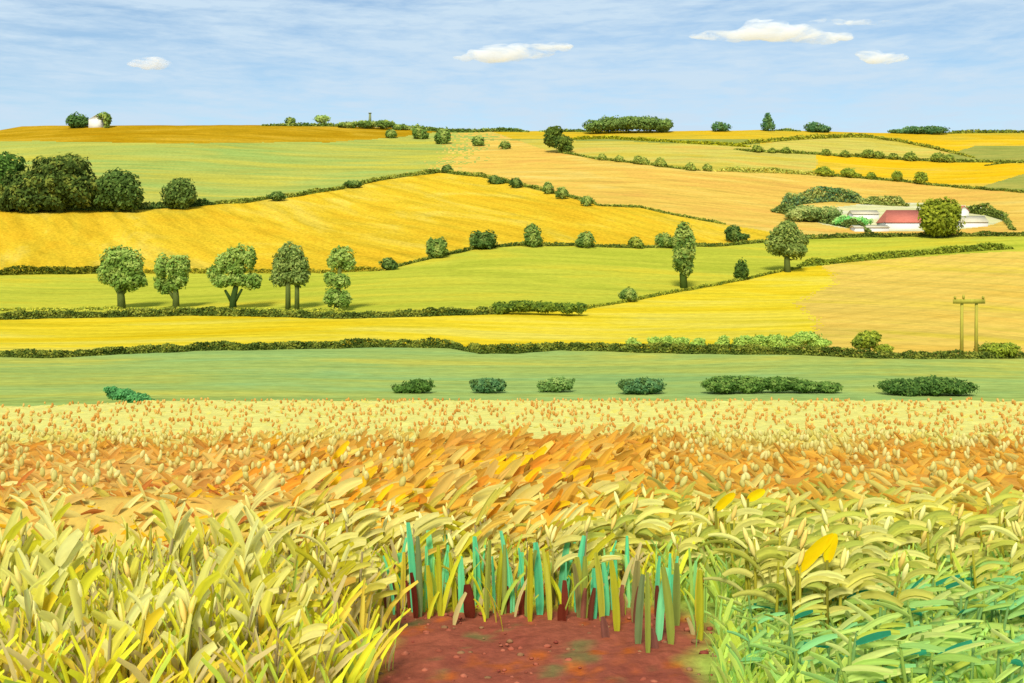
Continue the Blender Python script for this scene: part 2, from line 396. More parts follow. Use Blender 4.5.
def tree(name, px, row, lobes, trunks, label, cat='tree', group=None, pal=G_DARK, size=2.4, n_per=.8, bark=BARK):
    p = P(px, row); sc = float(p[1]) / F
    root = empty(name, p); tag(root, label, cat, group)
    mb = MB(); lobes_to(mb, lobes, sc, n_per, size, pal); mb.build('crown', M_leaf, root)
    stems = []
    for (pts, r0, r1) in trunks or []:
            if pts[0][1] == 0 or not stems: stems.append([])
            stems[-1].append((pts, r0, r1))
    for st in stems:
        mt = MB()
        for (pts, r0, r1) in st:
            pts = np.array([(q[0], (q[2] if len(q) > 2 else 0), q[1]) for q in pts], float)
            pts[0, 2] -= 2
            m = len(pts)
            tube(mt, pts * sc, [(r0 + (r1 - r0) * i / (m - 1)) * sc for i in range(m)], 8, bark)
        mt.build('trunk', M_bark, root)
    return root
def bush(name, px, row, lobes, label, cat='bush', group=None, pal=G_DARK, size=2.2, n_per=1.2):
    """a bush down to the ground, one leafy mesh"""
    p = P(px, row); sc = float(p[1]) / F
    mb = MB(); lobes_to(mb, lobes, sc, n_per, size, pal)
    o = mb.build(name, M_leaf); o.location = [float(q) for q in p]
    return tag(o, label, cat, group)
def hedge(name, fn, x0, x1, h, label, pal=G_DARK, w=None, dens=2.2, taper=True, lift=0.0, size=2.0, cat='hedge', hfun=None, off=0.0):
    """a leafy hedge following the ground along fn(px)->row"""
    h = h * .86; size = size * .72
    n = int((x1 - x0) * dens * max(1, h / 3.0) * 4.2)
    px = x0 + (x1 - x0) * R.random(n)
    ht = np.full(n, float(h)) * (0.55 + 0.9 * fbm(px * 0.07 + x0, px * 0 + h, 3))
    if hfun is not None: ht = ht * hfun(px)
    if taper: ht *= np.clip((px - x0) / 10, 0.25, 1) * np.clip((x1 - px) / 10, 0.25, 1)
    row = fn(px) + off
    base = P(px, row); sc = base[:, 1] / F
    v = R.random(n)
    p = base.copy()
    prof = np.sqrt(np.clip(1 - (v - 0.25) ** 2 / 0.6, 0, 1))
    p[:, 2] += (v * ht + lift) * sc
    p[:, 1] += (R.random(n) - 0.5) * prof * (w or h * 1.1) * sc
    p[:, 0] += (R.random(n) - 0.5) * 2 * sc
    d = R.normal(size=(n, 3)) + np.array([0, -0.4, 0.5]); d /= np.linalg.norm(d, axis=1)[:, None]
    t = np.cross(d, R.normal(size=(n, 3))); t /= np.linalg.norm(t, axis=1)[:, None]
    b = np.cross(d, t)
    s = (size * sc * (0.6 + 0.8 * R.random(n)))[:, None]
    V = np.stack([p - t * s, p + b * s * .55, p + t * s, p - b * s * .55], 1).reshape(-1, 3)
    k = np.clip((fbm(px * 0.12, v * 2 + px * .02, 2) - .5) * 2.2 + .5 + .25 * R.normal(size=n), 0, .999)
    col = pal[(k * len(pal)).astype(int)] * (0.9 + 0.2 * R.random((n, 1)))
    mb = MB(); mb.add(V, np.arange(n * 4).reshape(-1, 4), None, np.repeat(col, 4, 0))
    # woody inside
    m = max(4, int((x1 - x0) / 4)); xs = np.linspace(x0 + 1, x1 - 1, m)
    hh = h * 0.42 * (hfun(xs) if hfun is not None else 1) * (np.clip((xs - x0) / 10, .25, 1) * np.clip((x1 - xs) / 10, .25, 1) if taper else 1) * np.ones(m)
    bp = P(xs, fn(xs) + off); s2 = bp[:, 1] / F; bp[:, 2] += lift * s2
    ww = (w or h * 1.1) * 0.3
    ring = []
    for (dy, dz) in ((-1, -0.3), (-0.7, 0.8), (0, 1.1), (0.7, 0.8), (1, -0.3)):
        q = bp.copy(); q[:, 1] += dy * ww * s2; q[:, 2] += dz * hh * s2; ring.append(q)
    V = np.stack(ring, 1).reshape(-1, 3)
    Q = [(i * 5 + k, i * 5 + k + 1, (i + 1) * 5 + k + 1, (i + 1) * 5 + k) for i in range(m - 1) for k in range(4)]
    Q += [(i * 5 + 4, i * 5, (i + 1) * 5, (i + 1) * 5 + 4) for i in range(m - 1)]
    mb.add(V, Q, None, pal[1] * 0.9)
    o = mb.build(name, M_leaf)
    return tag(o, label, cat)

G_HEDGE = cs((70, 84, 32), (84, 96, 36), (98, 108, 40), (122, 126, 48))
G_FAR = cs((92, 106, 38), (104, 116, 42), (120, 128, 48), (138, 140, 54))
# hedges, near to far
hedge('hedge', B_h4, -60, 470, 9, 'long dark hedge along the valley floor under the yellow strip, its left half', G_HEDGE, off=1)
hedge('hedge', B_h4, 462, 880, 10, 'dark hedge along the valley floor right of centre, below the row of pale shrubs', G_HEDGE, off=1)
hedge('hedge', B_h4, 870, 1100, 8, 'low hedge running under the twin pole to the right edge', G_HEDGE, off=1)
hedge('hedge', B_h3, -60, 500, 8, 'hedge at the feet of the row of five trees', G_HEDGE, w=10, off=1.5)
hedge('verge_hedge', pl([(-60, 312), (0, 311), (100, 310), (350, 312)], 1, 21), -60, 350, 3.5, 'thin ragged hedge just behind the trunks of the five trees', cs((140, 146, 50), (168, 166, 58), (186, 180, 60), (120, 130, 48)), dens=1.2)
hedge('hedge', B_h3, 500, 800, 3.2, 'hedge climbing between green pasture and bright yellow field right of centre', cs((110, 118, 36), (128, 132, 40), (146, 144, 44), (92, 104, 34)))
hedge('hedge', pl([(795, 267), (850, 262), (900, 257), (960, 252), (1012, 249)], .5, 22), 798, 1012, 7, 'thick smooth dark green hedge below the farm, above the sand field', G_OLIVE, size=2.2)
hedge('hedge', B_h2, -60, 110, 8.5, 'dark hedge at far left under the golden field', cs((88, 92, 26), (104, 104, 30), (120, 116, 34), (74, 84, 28)))
hedge('hedge', B_h2, 120, 385, 4.5, 'hedge glimpsed behind the crowns of the five trees', cs((120, 116, 30), (140, 130, 36), (100, 104, 32), (160, 142, 40)))
hedge('hedge', B_h2, 380, 772, 3.6, 'curving hedge with seven round bushes below the golden field', G_HEDGE)
hedge('hedge', B_h2, 772, 1100, 4.6, 'dark hedge in front of the white farm', G_HEDGE)
hedge('hedge', B_h1, -60, 215, 7, 'hedge under the large dark wood at left', G_DARK)
hedge('hedge', B_h1, 205, 445, 4.6, 'hedge rising to the crest of the golden field', G_FAR)
hedge('hedge', B_h1, 440, 600, 4.2, 'hedge falling from the crest of the golden field', G_FAR)
hedge('hedge', B_h1, 596, 725, 2.2, 'thin hedge end in the tan field above the tall narrow tree', G_FAR)
hedge('hedge', B_h5, 560, 700, 2.4, 'thin far hedge with six tiny bushes on the tan slope', G_FAR)
hedge('hedge', B_h5, 715, 830, 5, 'broad soft green far hedge on the tan slope', cs((150, 152, 62), (166, 164, 70), (136, 144, 58), (182, 172, 76)))
hedge('hedge', B_h5, 815, 1100, 2.6, 'far hedge with five round bushes under the strong yellow field', G_FAR)
hedge('hedge', pl([(735, 145), (760, 143), (800, 139.5), (850, 137.5), (880, 138)], .4, 23), 738, 880, 4.2, 'dark far hedge rising to the right under the skyline', cs((120, 124, 36), (140, 138, 40), (104, 114, 36), (156, 150, 44)))
hedge('hedge', pl([(870, 138), (900, 142), (930, 148), (960, 155), (975, 158)], .3, 24), 870, 975, 3.2, 'dark far hedge falling to the right under the skyline', cs((120, 124, 40), (140, 138, 44), (104, 114, 40), (156, 150, 50)))
hedge('hedge', B_h7, 735, 1100, 3.0, 'far hedge dotted with small shrubs above the strong yellow field', cs((130, 138, 54), (110, 120, 46), (150, 152, 60), (96, 108, 40)))
hedge('hedge', pl([(560, 140), (610, 139), (680, 143), (745, 147)], .5, 25), 570, 750, 3.4, 'olive hedge strip below the long skyline wood', cs((128, 130, 24), (148, 146, 30), (108, 116, 28), (166, 160, 34)))
hedge('hedge', SKY, 262, 345, 3.0, 'thin skyline hedge left of the stone column', G_MID, off=.6)
hedge('hedge', SKY, 400, 528, 5.2, 'long low skyline hedge in the middle of the horizon', G_MID, off=1, hfun=lambda x: 0.8 + 0 * x)
hedge('hedge', SKY, 540, 590, 3.0, 'short skyline hedge left of the long wood', G_MID, off=.8)
hedge('hedge', SKY, 775, 800, 2.2, 'short skyline hedge beside the pointed tree', G_MID, off=.6)
hedge('hedge', SKY, 944, 1100, 3.2, 'ragged skyline hedge at far right', G_FAR, off=.8)
hedge('hedge', pl([(975, 167), (1000, 164), (1024, 162)], .3, 26), 985, 1060, 1.6, 'faint far hedge at the right edge', G_FAR)
# hedge ring round the farm
hedge('garden_hedge', pl([(776, 211), (800, 202), (830, 199), (905, 203)], .6, 27), 776, 866, 14, 'dark teal hedge at the back left of the farm garden', cs((92, 118, 66), (82, 108, 70), (112, 128, 62), (136, 144, 74)), off=2)
hedge('garden_hedge', pl([(864, 204), (905, 206)], .4, 28), 860, 908, 10, 'mottled hedge behind the red roof', cs((120, 130, 62), (140, 144, 70), (104, 116, 54), (160, 156, 80)))
hedge('garden_hedge', pl([(774, 211), (800, 217), (830, 223), (866, 231), (872, 232)], .6, 29), 772, 870, 12, 'dark hedge along the front left of the farm garden', cs((90, 106, 50), (106, 120, 56), (124, 134, 62), (76, 94, 44)), off=1)
hedge('garden_hedge', pl([(960, 212), (985, 215), (1005, 221), (1012, 230)], .6, 30), 962, 1014, 12, 'dark hedge at the right end of the farm garden', cs((96, 110, 46), (112, 124, 52), (132, 138, 60), (82, 96, 40)))
bush('garden_bush', 822, 222, [(-14, 9, 16, 8), (4, 8, 16, 7), (-26, 8, 12, 7)], 'dark mottled shrubbery filling the left end of the farm garden', pal=cs((92, 112, 56), (108, 124, 62), (124, 136, 70), (146, 152, 84)), size=2)
bush('garden_bush', 853, 226, [(0, 4, 17, 5), (-10, 6, 9, 4)], 'bright green low bush on the farm lawn', pal=cs((110, 172, 84), (96, 160, 80), (126, 176, 90), (140, 176, 96)), size=2)

# bushes on the valley meadow
bush('meadow_bush', 127, 408, [(-6, 14, 15, 6), (9, 9, 14, 6.5), (-16, 18, 8, 4), (20, 6, 9, 4)], 'blue green slug shaped bush at the left edge of the meadow', pal=cs((70, 122, 66), (80, 134, 72), (88, 142, 80), (62, 108, 58)), size=2.2)
bush('meadow_bush', 414, 393, [(4, 7, 15, 7), (-12, 4.5, 10, 4.5)], 'dark wedge shaped bush on the meadow left of centre', pal=cs((66, 92, 36), (78, 106, 44), (92, 116, 50), (58, 82, 34)))
bush('meadow_bush', 488, 393, [(0, 8, 15, 7.5), (-8, 8, 10, 6), (9, 7, 9, 6)], 'dark loaf shaped bush, second of the meadow row', pal=G_BLUE)
bush('meadow_bush', 556, 392, [(2, 8, 16, 7), (-10, 6, 9, 5.5)], 'mid green bush, third of the meadow row', pal=cs((96, 122, 60), (108, 132, 66), (84, 110, 52), (124, 142, 74)))
bush('meadow_bush', 642, 394, [(0, 8.5, 19, 8), (-12, 8, 11, 7), (12, 8, 11, 7)], 'dark rounded bush, fourth of the meadow row', pal=G_BLUE)
bush('meadow_bush', 771, 393, [(-46, 9, 24, 8.5), (-20, 9, 26, 8.5), (8, 9, 24, 8), (32, 7, 18, 6.5), (55, 6, 16, 5.5)], 'longest dark bush bank of the meadow, right of centre', pal=cs((60, 84, 34), (72, 98, 40), (86, 112, 48), (102, 124, 56)))
bush('meadow_bush', 927, 395, [(-22, 8, 23, 8), (4, 10, 25, 8.5), (28, 8, 20, 7)], 'dark bush bank at the right end of the meadow', pal=cs((62, 88, 38), (76, 102, 44), (92, 116, 52), (54, 78, 34)))
# shrubs along the valley hedge
G_PALE = cs((140, 164, 70), (124, 150, 62), (158, 176, 80), (110, 138, 54))
for i, (px, h) in enumerate([(632, 6), (655, 7), (668, 7), (681, 8), (699, 7), (724, 8), (745, 9), (760, 9), (776, 10)]):
    bush('shrub', px, float(B_h4(px)) - 5, [(0, h * .75, h * (.6 + .5 * R.random()), h * (.5 + .4 * R.random())), (4 - 8 * R.random(), h * .35, h * (.8 + .5 * R.random()), h * .5), (6 - 12 * R.random(), h * .6, h * .45, h * .5)], 'pale green shrub growing out of the dark valley hedge right of centre', 'shrub', 'pale shrubs in the valley hedge', G_PALE, 1.8)
bush('shrub', 806, float(B_h4(806)) - 4, [(0, 12, 13, 6), (12, 7, 13, 5), (-10, 8, 9, 6)], 'widest pale green shrub at the right end of the valley hedge shrubs', 'shrub', pal=G_PALE)
tree('tree', 869, 356, [(-2, 16, 13, 9), (-9, 13, 8, 7), (14, 7, 11, 5), (4, 20, 8, 5)], [([(0, 0), (0, 10)], 2, 1.5)], 'round olive tree with a low shoulder on the valley hedge', pal=G_OLIVE, size=2.4)
bush('hedge_bush', 998, 358, [(-3, 8, 16, 7.5), (11, 9, 10, 6)], 'low olive bush on the valley hedge right of the twin pole', pal=G_OLIVE)

# the row of five trees
G5 = cs((92, 116, 46), (106, 130, 54), (120, 140, 62), (136, 152, 72))
tree('tree', 121, 309, [(-6, 46, 16, 17), (8, 44, 15, 17), (-12, 34, 12, 12), (12, 30, 14, 12), (2, 28, 14, 10), (0, 54, 12, 9)], [([(1, 0), (0, 12), (-1, 26)], 4.2, 3), ([(0, 14), (8, 26)], 2, 1.4), ([(0, 14), (-8, 26)], 2, 1.4)],
     'full round tree, leftmost of the row of five', pal=G5)
tree('tree', 173, 309, [(-11, 42, 6.5, 14), (0, 40, 6, 14), (10, 43, 7, 13), (-13, 27, 6, 10), (9, 30, 7, 9), (1, 26, 8, 9), (-7, 20, 5, 6)], [([(3, 0), (3, 12), (2, 24)], 3.6, 2.6), ([(3, 10), (-8, 24)], 2, 1.3)],
     'tree of upright plumes, second in the row of five', pal=G5)
tree('tree', 233, 310, [(-11, 47, 7, 11), (-2, 51, 5.5, 13), (7, 54, 6, 13), (17, 52, 6, 13), (-19, 37, 8, 8), (19, 29, 10, 9), (-11, 29, 12, 7), (4, 31, 11, 8), (2, 41, 12, 7)], [([(0, 0), (0, 10), (3, 24)], 4, 2.6), ([(0, 8), (-8, 20)], 2.2, 1.2), ([(1, 9), (9, 21)], 2, 1.2)],
     'tree with flaring lobed crown and forked dark trunk, middle of the row of five', pal=G5, bark=c(62, 84, 34))
tree('tree', 290, 310, [(0, 55, 14, 13), (6, 46, 14, 13), (-8, 46, 11, 12), (-10, 32, 11, 9), (8, 33, 14, 9)], [([(-2, 0), (-2, 30)], 2.8, 2.4), ([(7, 0), (7, 30)], 2.6, 2.2)],
     'tall domed tree on two pale stems, fourth in the row of five', pal=cs((100, 116, 56), (116, 130, 64), (130, 142, 72), (88, 106, 48)))
tree('tree', 338, 311, [(4, 55, 12, 11), (-4, 49, 9, 8), (10, 48, 8, 8), (-7, 32, 8, 8), (3, 30, 9, 8), (-5, 14, 9, 10), (6, 12, 8, 10)], [([(-2, 0), (0, 20), (2, 44)], 3, 2)],
     'narrow tree pinched at the waist, rightmost of the row of five', pal=G5)
# trees right of centre
tree('tall_tree', 683, 288, [(0, 54, 9.5, 13), (-5, 44, 6, 14), (5, 40, 8, 20), (-3, 32, 8, 16), (2, 22, 8, 12)], [([(1, 0), (0, 14), (0, 26)], 4, 3)],
     'tall narrow dark tree standing alone right of centre', pal=G_MID, bark=c(84, 104, 40))
tree('tree', 787, 272, [(-2, 36, 16, 15), (8, 30, 14, 13), (-9, 28, 13, 12), (6, 22, 17, 9), (0, 44, 10, 8)], [([(1, -2), (0, 10), (0, 20)], 3.4, 2.4)],
     'round leafy tree on a short trunk in front of the farm garden', pal=cs((98, 112, 52), (112, 126, 58), (130, 138, 66), (84, 100, 44)))
bush('bush', 741, 280, [(0, 10, 6, 10), (0, 7, 6.5, 7)], 'small dark egg shaped bush on the green strip right of the tall tree', pal=cs((60, 80, 30), (72, 94, 36), (84, 104, 42), (52, 70, 28)))
bush('bush', 628, 302, [(0, 7, 8, 6.5), (3, 6, 6, 5)], 'small round bush above the long bank on the pasture edge', pal=G_MID)
bush('bush_bank', 538, 315, [(-36, 7, 12, 6.5), (-16, 9, 18, 6), (8, 8, 20, 5.5), (30, 7, 14, 5), (42, 7, 7, 5.5)], 'long dark bush bank lying on the lower pasture edge', pal=cs((80, 98, 32), (96, 112, 36), (112, 124, 40), (68, 86, 30)))
bush('bush', 733, 242, [(0, 9, 8, 8), (7, 5, 9, 4)], 'round bush on the hedge right of the tall tree', pal=G_DARK)
# the bushes along the curving hedge
for px, row, lo, lab, pal in [
    (388, 270, [(0, 6, 7.5, 6), (5, 4, 5, 4)], 'small low bush at the left end of the curving hedge', G_DARK),
    (437, 258, [(-4, 11, 7, 8.5), (4, 12, 6, 8), (0, 6, 9, 6)], 'square topped bush, second on the curving hedge', G_MID),
    (483, 249, [(-5, 10, 9, 8), (5, 10, 8.5, 7.5), (0, 5, 12, 5)], 'widest bush on the curving hedge below the golden field', G_DARK),
    (532, 247, [(0, 13, 8, 9.5), (1, 7, 9, 7)], 'tallest bush on the curving hedge, near its crest', G_MID),
    (586, 248, [(0, 9, 8, 7.5), (-3, 6, 7, 5)], 'plump bush right of the tallest one on the curving hedge', G_MID),
    (635, 248, [(0, 6, 6, 5), (2, 3, 7, 3)], 'smallest faint bush on the curving hedge', G_FAR),
    (665, 248, [(-2, 8, 7.5, 7), (7, 6, 7, 5)], 'bush on the curving hedge just left of the tall narrow tree', G_MID)]:
    bush('bush', px, row, lo, lab, pal=pal)
# bushes along the crest hedge
for px, row, lo, lab in [
    (353, 188, [(0, 4, 8, 3.6)], 'flat bush on the hedge left of the crest'),
    (277, 201, [(0, 5, 8, 4)], 'low bush on the hedge well left of the crest'),
    (447, 173, [(0, 4, 5, 4)], 'tiny bush right at the crest of the golden field'),
    (494, 184, [(0, 4, 6, 4), (4, 2, 6, 3)], 'first bush right of the crest'),
    (516, 188, [(0, 5, 6, 5)], 'second bush right of the crest, dark and round'),
    (548, 194, [(0, 6, 5, 5.5)], 'third bush right of the crest, pale and upright'),
    (562, 199, [(0, 6, 6, 5.5)], 'fourth bush right of the crest, beside the pale upright one'),
    (587, 206, [(0, 5, 5.5, 5)], 'last bush right of the crest, lowest on the hedge')]:
    bush('bush', px, row, lo, lab, pal=G_MID if px > 540 else G_DARK)
for px, row, lo, lab in [
    (391, 138, [(0, 4, 5.5, 4)], 'small bush below the stone column'),
    (419, 139, [(0, 7, 7, 6.5), (4, 4, 5, 4)], 'dark bush second right of the stone column'),
    (443, 144, [(-2, 7, 6.5, 7), (2, 8, 6, 6), (0, 3, 5, 4)], 'largest bush of the line below the middle skyline'),
    (478, 146, [(0, 5, 6, 5)], 'round bush in the line below the middle skyline, right of the largest'),
    (505, 149, [(0, 4, 5, 4)], 'palest bush at the end of the line below the middle skyline')]:
    bush('bush', px, row, lo, lab, pal=G_MID)
tree('tree', 556, 153, [(-2, 21, 9, 7), (-5, 14, 8, 8), (6, 11, 11, 8), (9, 5, 8, 5)], None, 'dark leaning pair of tree crowns left of the long skyline wood', pal=cs((70, 86, 32), (84, 100, 38), (100, 114, 44), (58, 76, 30)), size=2.2)
for i, (px, r) in enumerate([(602, 3.6), (619, 3.6), (638, 4.6), (644, 4), (660, 5), (690, 4.2), (707, 4)]):
    bush('hedge_bush', px, float(B_h5(px)) + .3, [(0, r * .9, r, r * .9), (r * .5, r * .5, r * .9, r * .6)], 'tiny green bush dotted along the thin far hedge on the tan slope', group='tiny bushes on the far hedge', pal=cs((118, 130, 54), (132, 142, 60), (104, 118, 48), (150, 152, 66)), size=1.6)
for px, lo, lab in [
    (823, [(0, 5, 7.5, 4.5), (5, 3, 6, 3)], 'leftmost bush under the strong yellow field, broad'),
    (848, [(0, 5, 7, 4.5), (7, 2, 6, 2)], 'second bush under the strong yellow field, with a trailing foot'),
    (871, [(0, 3.5, 4, 3.6)], 'smallest bush under the strong yellow field'),
    (897, [(0, 5.5, 5, 5)], 'fourth bush under the strong yellow field, leaning'),
    (921, [(0, 6.5, 6.5, 6)], 'rightmost bush under the strong yellow field, round')]:
    bush('bush', px, float(B_h5(px)), lo, lab, pal=G_OLIVE, size=1.9)
for px, r in [(757, 4.5), (772, 3.2), (786, 4), (826, 4), (845, 4.2), (868, 5.5), (878, 4.5), (893, 4), (910, 5.5), (938, 6), (949, 5)]:
    bush('hedge_shrub', px, float(B_h7(px)) + .5, [(0, r * .8, r * 1.1, r * .8)], 'small green shrub dotted along the far hedge above the strong yellow field', 'shrub', 'shrubs on the upper far hedge', cs((104, 118, 44), (122, 132, 52), (140, 146, 58), (90, 104, 40)), 1.7)

# skyline
tree('tree', 77, 128, [(0, 7, 10, 6.6), (-3, 7, 8, 6), (4, 6, 7, 5)], [([(0, 0), (0, 6)], 1.2, 1)], 'dark oval tree left of the white skyline cottage', pal=cs((66, 92, 44), (76, 104, 50), (88, 114, 56), (56, 82, 38)), size=1.9)
tree('tree', 105, 128, [(-2, 12, 6.5, 3.6), (2, 9, 4.5, 5), (2, 4, 3, 4.5)], [([(2, 0), (1, 8)], 1.2, .9)], 'small tree leaning over the white skyline cottage', pal=G_MID, size=1.8)
tree('tree', 290, 125.5, [(0, 4.5, 5.5, 3.8)], [([(0, 0), (0, 3)], 1, .8)], 'small round skyline tree left of the pale one', pal=G_MID, size=1.7)
tree('tree', 322, 125.5, [(0, 6.5, 7.5, 3.8)], [([(0, 0), (0, 5)], 1, .8)], 'pale green small skyline tree left of the stone column', pal=cs((130, 150, 74), (144, 162, 84), (116, 138, 64), (156, 170, 92)), size=1.7)
bush('thicket', 374, 129, [(-26, 4, 12, 3.2), (-8, 5, 14, 4), (10, 5, 12, 4), (26, 2, 10, 3)], 'thicket mound on the skyline round the stone column', 'thicket', pal=G_MID, size=1.9)
tree('tree', 720, 131.5, [(-2, 5, 7, 4.6), (4, 4.5, 6, 4)], [([(0, 0), (0, 4)], 1, .8)], 'low round skyline tree right of the long wood', pal=G_BLUE, size=1.8)
tree('pointed_tree', 768, 131, [(0, 5, 7, 5), (0, 10, 4.6, 5), (-.5, 14, 2.6, 4)], [([(0, 0), (0, 6)], 1, .7)], 'pointed dark tree on the right skyline', pal=G_BLUE, size=1.8)
bush('bush', 816, 132, [(-2, 5, 9, 4.6), (6, 3, 8, 3.2)], 'dome shaped bush on the right skyline', pal=G_BLUE, size=1.8)
bush('thicket', 918, 134, [(-18, 2.6, 12, 2.2), (-2, 4, 14, 3.4), (16, 4, 13, 3.6)], 'long low thicket on the far right skyline', 'thicket', pal=G_BLUE, size=1.8)
w = bush('woods', 629, 133, [(-32, 7, 14, 6.5), (-18, 9, 15, 7.5), (0, 10, 17, 7.5), (18, 9.5, 16, 7.5), (33, 8, 13, 6.5)], 'long flat topped wood on the skyline right of centre', 'wood', pal=cs((88, 108, 52), (100, 120, 58), (114, 132, 66), (76, 96, 44)), size=2)
w['kind'] = 'stuff'

# the dark wood at left
GW = cs((54, 68, 28), (66, 82, 34), (80, 96, 40), (104, 112, 46))
tree('tree', 4, 211, [(0, 44, 19, 15), (-2, 26, 18, 18), (-14, 50, 12, 8)], [([(0, 0), (0, 26)], 3, 2)], 'dark green tree cut by the left edge, behind the big wood', pal=cs((60, 88, 34), (72, 100, 40), (86, 112, 46), (52, 76, 30)), size=2.8)
tree('tree', 60, 212, [(0, 40, 30, 19), (-6, 28, 32, 22), (16, 24, 24, 20), (10, 44, 20, 14), (-12, 12, 26, 12)], [([(0, 0), (0, 24)], 4, 3)], 'largest dark spreading tree of the wood at left', pal=GW, size=2.8)
tree('tree', 22, 212, [(0, 22, 22, 18), (8, 14, 24, 14), (-14, 14, 14, 14)], [([(0, 0), (0, 14)], 3, 2)], 'lower dark tree in front of the left end of the wood', pal=GW, size=2.8)
tree('tree', 117, 212, [(0, 26, 22, 17), (-8, 18, 20, 17), (9, 16, 17, 16), (6, 30, 14, 11)], [([(0, 0), (0, 16)], 3, 2), ([(16, 0), (15, 10)], 1.2, 1)], 'rounded dark tree at the right end of the wood', pal=cs((62, 82, 34), (76, 96, 42), (90, 110, 50), (54, 72, 30)), size=2.8)
tree('tree', 179, 209, [(0, 17, 15, 13), (0, 12, 15, 11), (2, 21, 12, 9)], [([(0, 0), (0, 8)], 2.4, 2)], 'single rounded tree standing right of the dark wood', pal=cs((72, 90, 38), (86, 104, 46), (100, 118, 54), (62, 80, 34)), size=2.5)
# the tree beside the farmhouse
tree('tree', 940, 238, [(0, 21, 21, 20), (-7, 26, 14, 14), (8, 26, 14, 13), (0, 12, 18, 11)], [([(0, 0), (0, 14)], 2.6, 2)], 'big globe shaped olive green tree between the farm buildings', pal=cs((104, 112, 30), (122, 128, 36), (138, 142, 42), (90, 100, 28)), size=2.6)

# ------------------------------------------------------------------ buildings
M_white = plain_mat('whitewash', c(250, 246, 232), grain=.04)
M_red = plain_mat('red_tiles', c(226, 130, 106), grain=.12, scale=(.6, .6, 2))
M_paleroof = plain_mat('pale_slates', c(228, 216, 180), grain=.1)
M_stone = plain_mat('weathered_stone', c(150, 158, 110), grain=.15)
M_pole = plain_mat('mossy_pole', c(196, 184, 70), grain=.15, scale=(4, 4, .7))
M_door = plain_mat('dark_boards', c(120, 110, 84), grain=.1)
def house(name, px, row, wpx, wall_h, roof_h, depth_m, label, roof_mat, gable='long', hip=0.0, cat='house', chimney=False, over=0.4, door=None):
    p = P(px, row); sc = float(p[1]) / F
    root = empty(name, p); tag(root, label, cat)
    W = wpx * sc / 2; h = wall_h * sc; rh = roof_h * sc; D = depth_m
    mb = MB()
    V, Q = box_vq(-W, W, 0, D, -3, h); mb.add(V, Q)
    if gable == 'long':      # ridge along x: gable triangles at the ends
        for sx in (-1, 1):
            if hip == 0:
                g = [(sx * (W - .004), 0.004, h), (sx * (W - .004), D - .004, h), (sx * (W - .004), D / 2, h + rh * .97), (sx * (W - .3), 0.004, h), (sx * (W - .3), D - .004, h), (sx * (W - .3), D / 2, h + rh * .97)]
                mb.add(g, [(0, 1, 4, 3), (1, 2, 5, 4), (2, 0, 3, 5)], [(0, 1, 2), (3, 5, 4)])
    else:
        g = [(-W + .004, .004, h), (W - .004, .004, h), (0, .004, h + rh * .97), (-W + .004, D - .004, h), (W - .004, D - .004, h), (0, D - .004, h + rh * .97)]
        mb.add(g, [(0, 1, 4, 3), (1, 2, 5, 4), (2, 0, 3, 5)], [(0, 1, 2), (3, 5, 4)])
    mb.build('wall', M_white, root)
    o_ = over; t = .25
    rb = MB()
    if gable == 'long':
        for sgn in (0, 1):
            y0 = -o_ if sgn == 0 else D + o_; z0 = h - o_ * rh / (D / 2)
            xr = W - hip * sc + (o_ if hip == 0 else 0)
            A = [(-W - o_, y0, z0), (W + o_, y0, z0), (xr, D / 2, h + rh), (-xr, D / 2, h + rh)]
            B = [(x, y, z + t) for x, y, z in A]
            rb.add(A + B, [(0, 3, 2, 1), (4, 5, 6, 7), (0, 1, 5, 4), (1, 2, 6, 5), (2, 3, 7, 6), (3, 0, 4, 7)])
        if hip > 0:
            z0 = h - o_ * rh / (D / 2)
            for sx in (-1, 1):
                A = [(sx * (W + o_), -o_, z0 + t * .98), (sx * (W + o_), D + o_, z0 + t * .98), (sx * (W - hip * sc), D / 2, h + rh + t * .98)]
                B = [(x - sx * .2, y, z - .2) for x, y, z in A]
                rb.add(A + B, None, [(0, 1, 2), (3, 5, 4)])
    else:
        for sx in (-1, 1):
            z0 = h - o_ * rh / W
            A = [(sx * (W + o_), -o_, z0), (sx * (W + o_), D + o_, z0), (0, D + o_, h + rh), (0, -o_, h + rh)]
            B = [(x, y, z + t) for x, y, z in A]
            rb.add(A + B, [(0, 3, 2, 1), (4, 5, 6, 7), (0, 1, 5, 4), (1, 2, 6, 5), (2, 3, 7, 6), (3, 0, 4, 7)])
    roof = rb.build('roof', roof_mat, root)
    if chimney:
        cb = MB(); V, Q = box_vq(W * .55, W * .55 + 1.1, D / 2 - .6, D / 2 + .6, h + rh * .6, h + rh + 1.6); cb.add(V, Q)
        V, Q = box_vq(W * .55 - .12, W * .55 + 1.22, D / 2 - .72, D / 2 + .72, h + rh + 1.6, h + rh + 1.85); cb.add(V, Q)
        cb.build('chimney', M_red, roof)
    return root
house('farmhouse', 908, 229, 44, 7, 12, 12, 'white farmhouse with a broad red tiled roof left of the globe tree', M_red, hip=5, cat='farmhouse')
house('barn', 866, 219, 26, 5, 3.5, 8, 'long low white barn with pale roof left of the red roof', M_paleroof, cat='barn')
house('shed', 872, 231.5, 34, 4, 2.0, 7, 'low white shed in front of the barn at the farm', M_paleroof, cat='shed')
house('outbuilding', 974, 227, 28, 5, 6, 9, 'white outbuilding with pale roof right of the globe tree', M_paleroof, cat='outbuilding')
house('small_building', 964, 217, 10, 6, 5, 5, 'little red roofed building just right of the globe tree', M_red, gable='front', cat='outbuilding')
house('cottage', 96, 127.5, 15, 8, 4.5, 9, 'white cottage on the left skyline between two trees', M_white, cat='cottage', gable='front', over=.1)
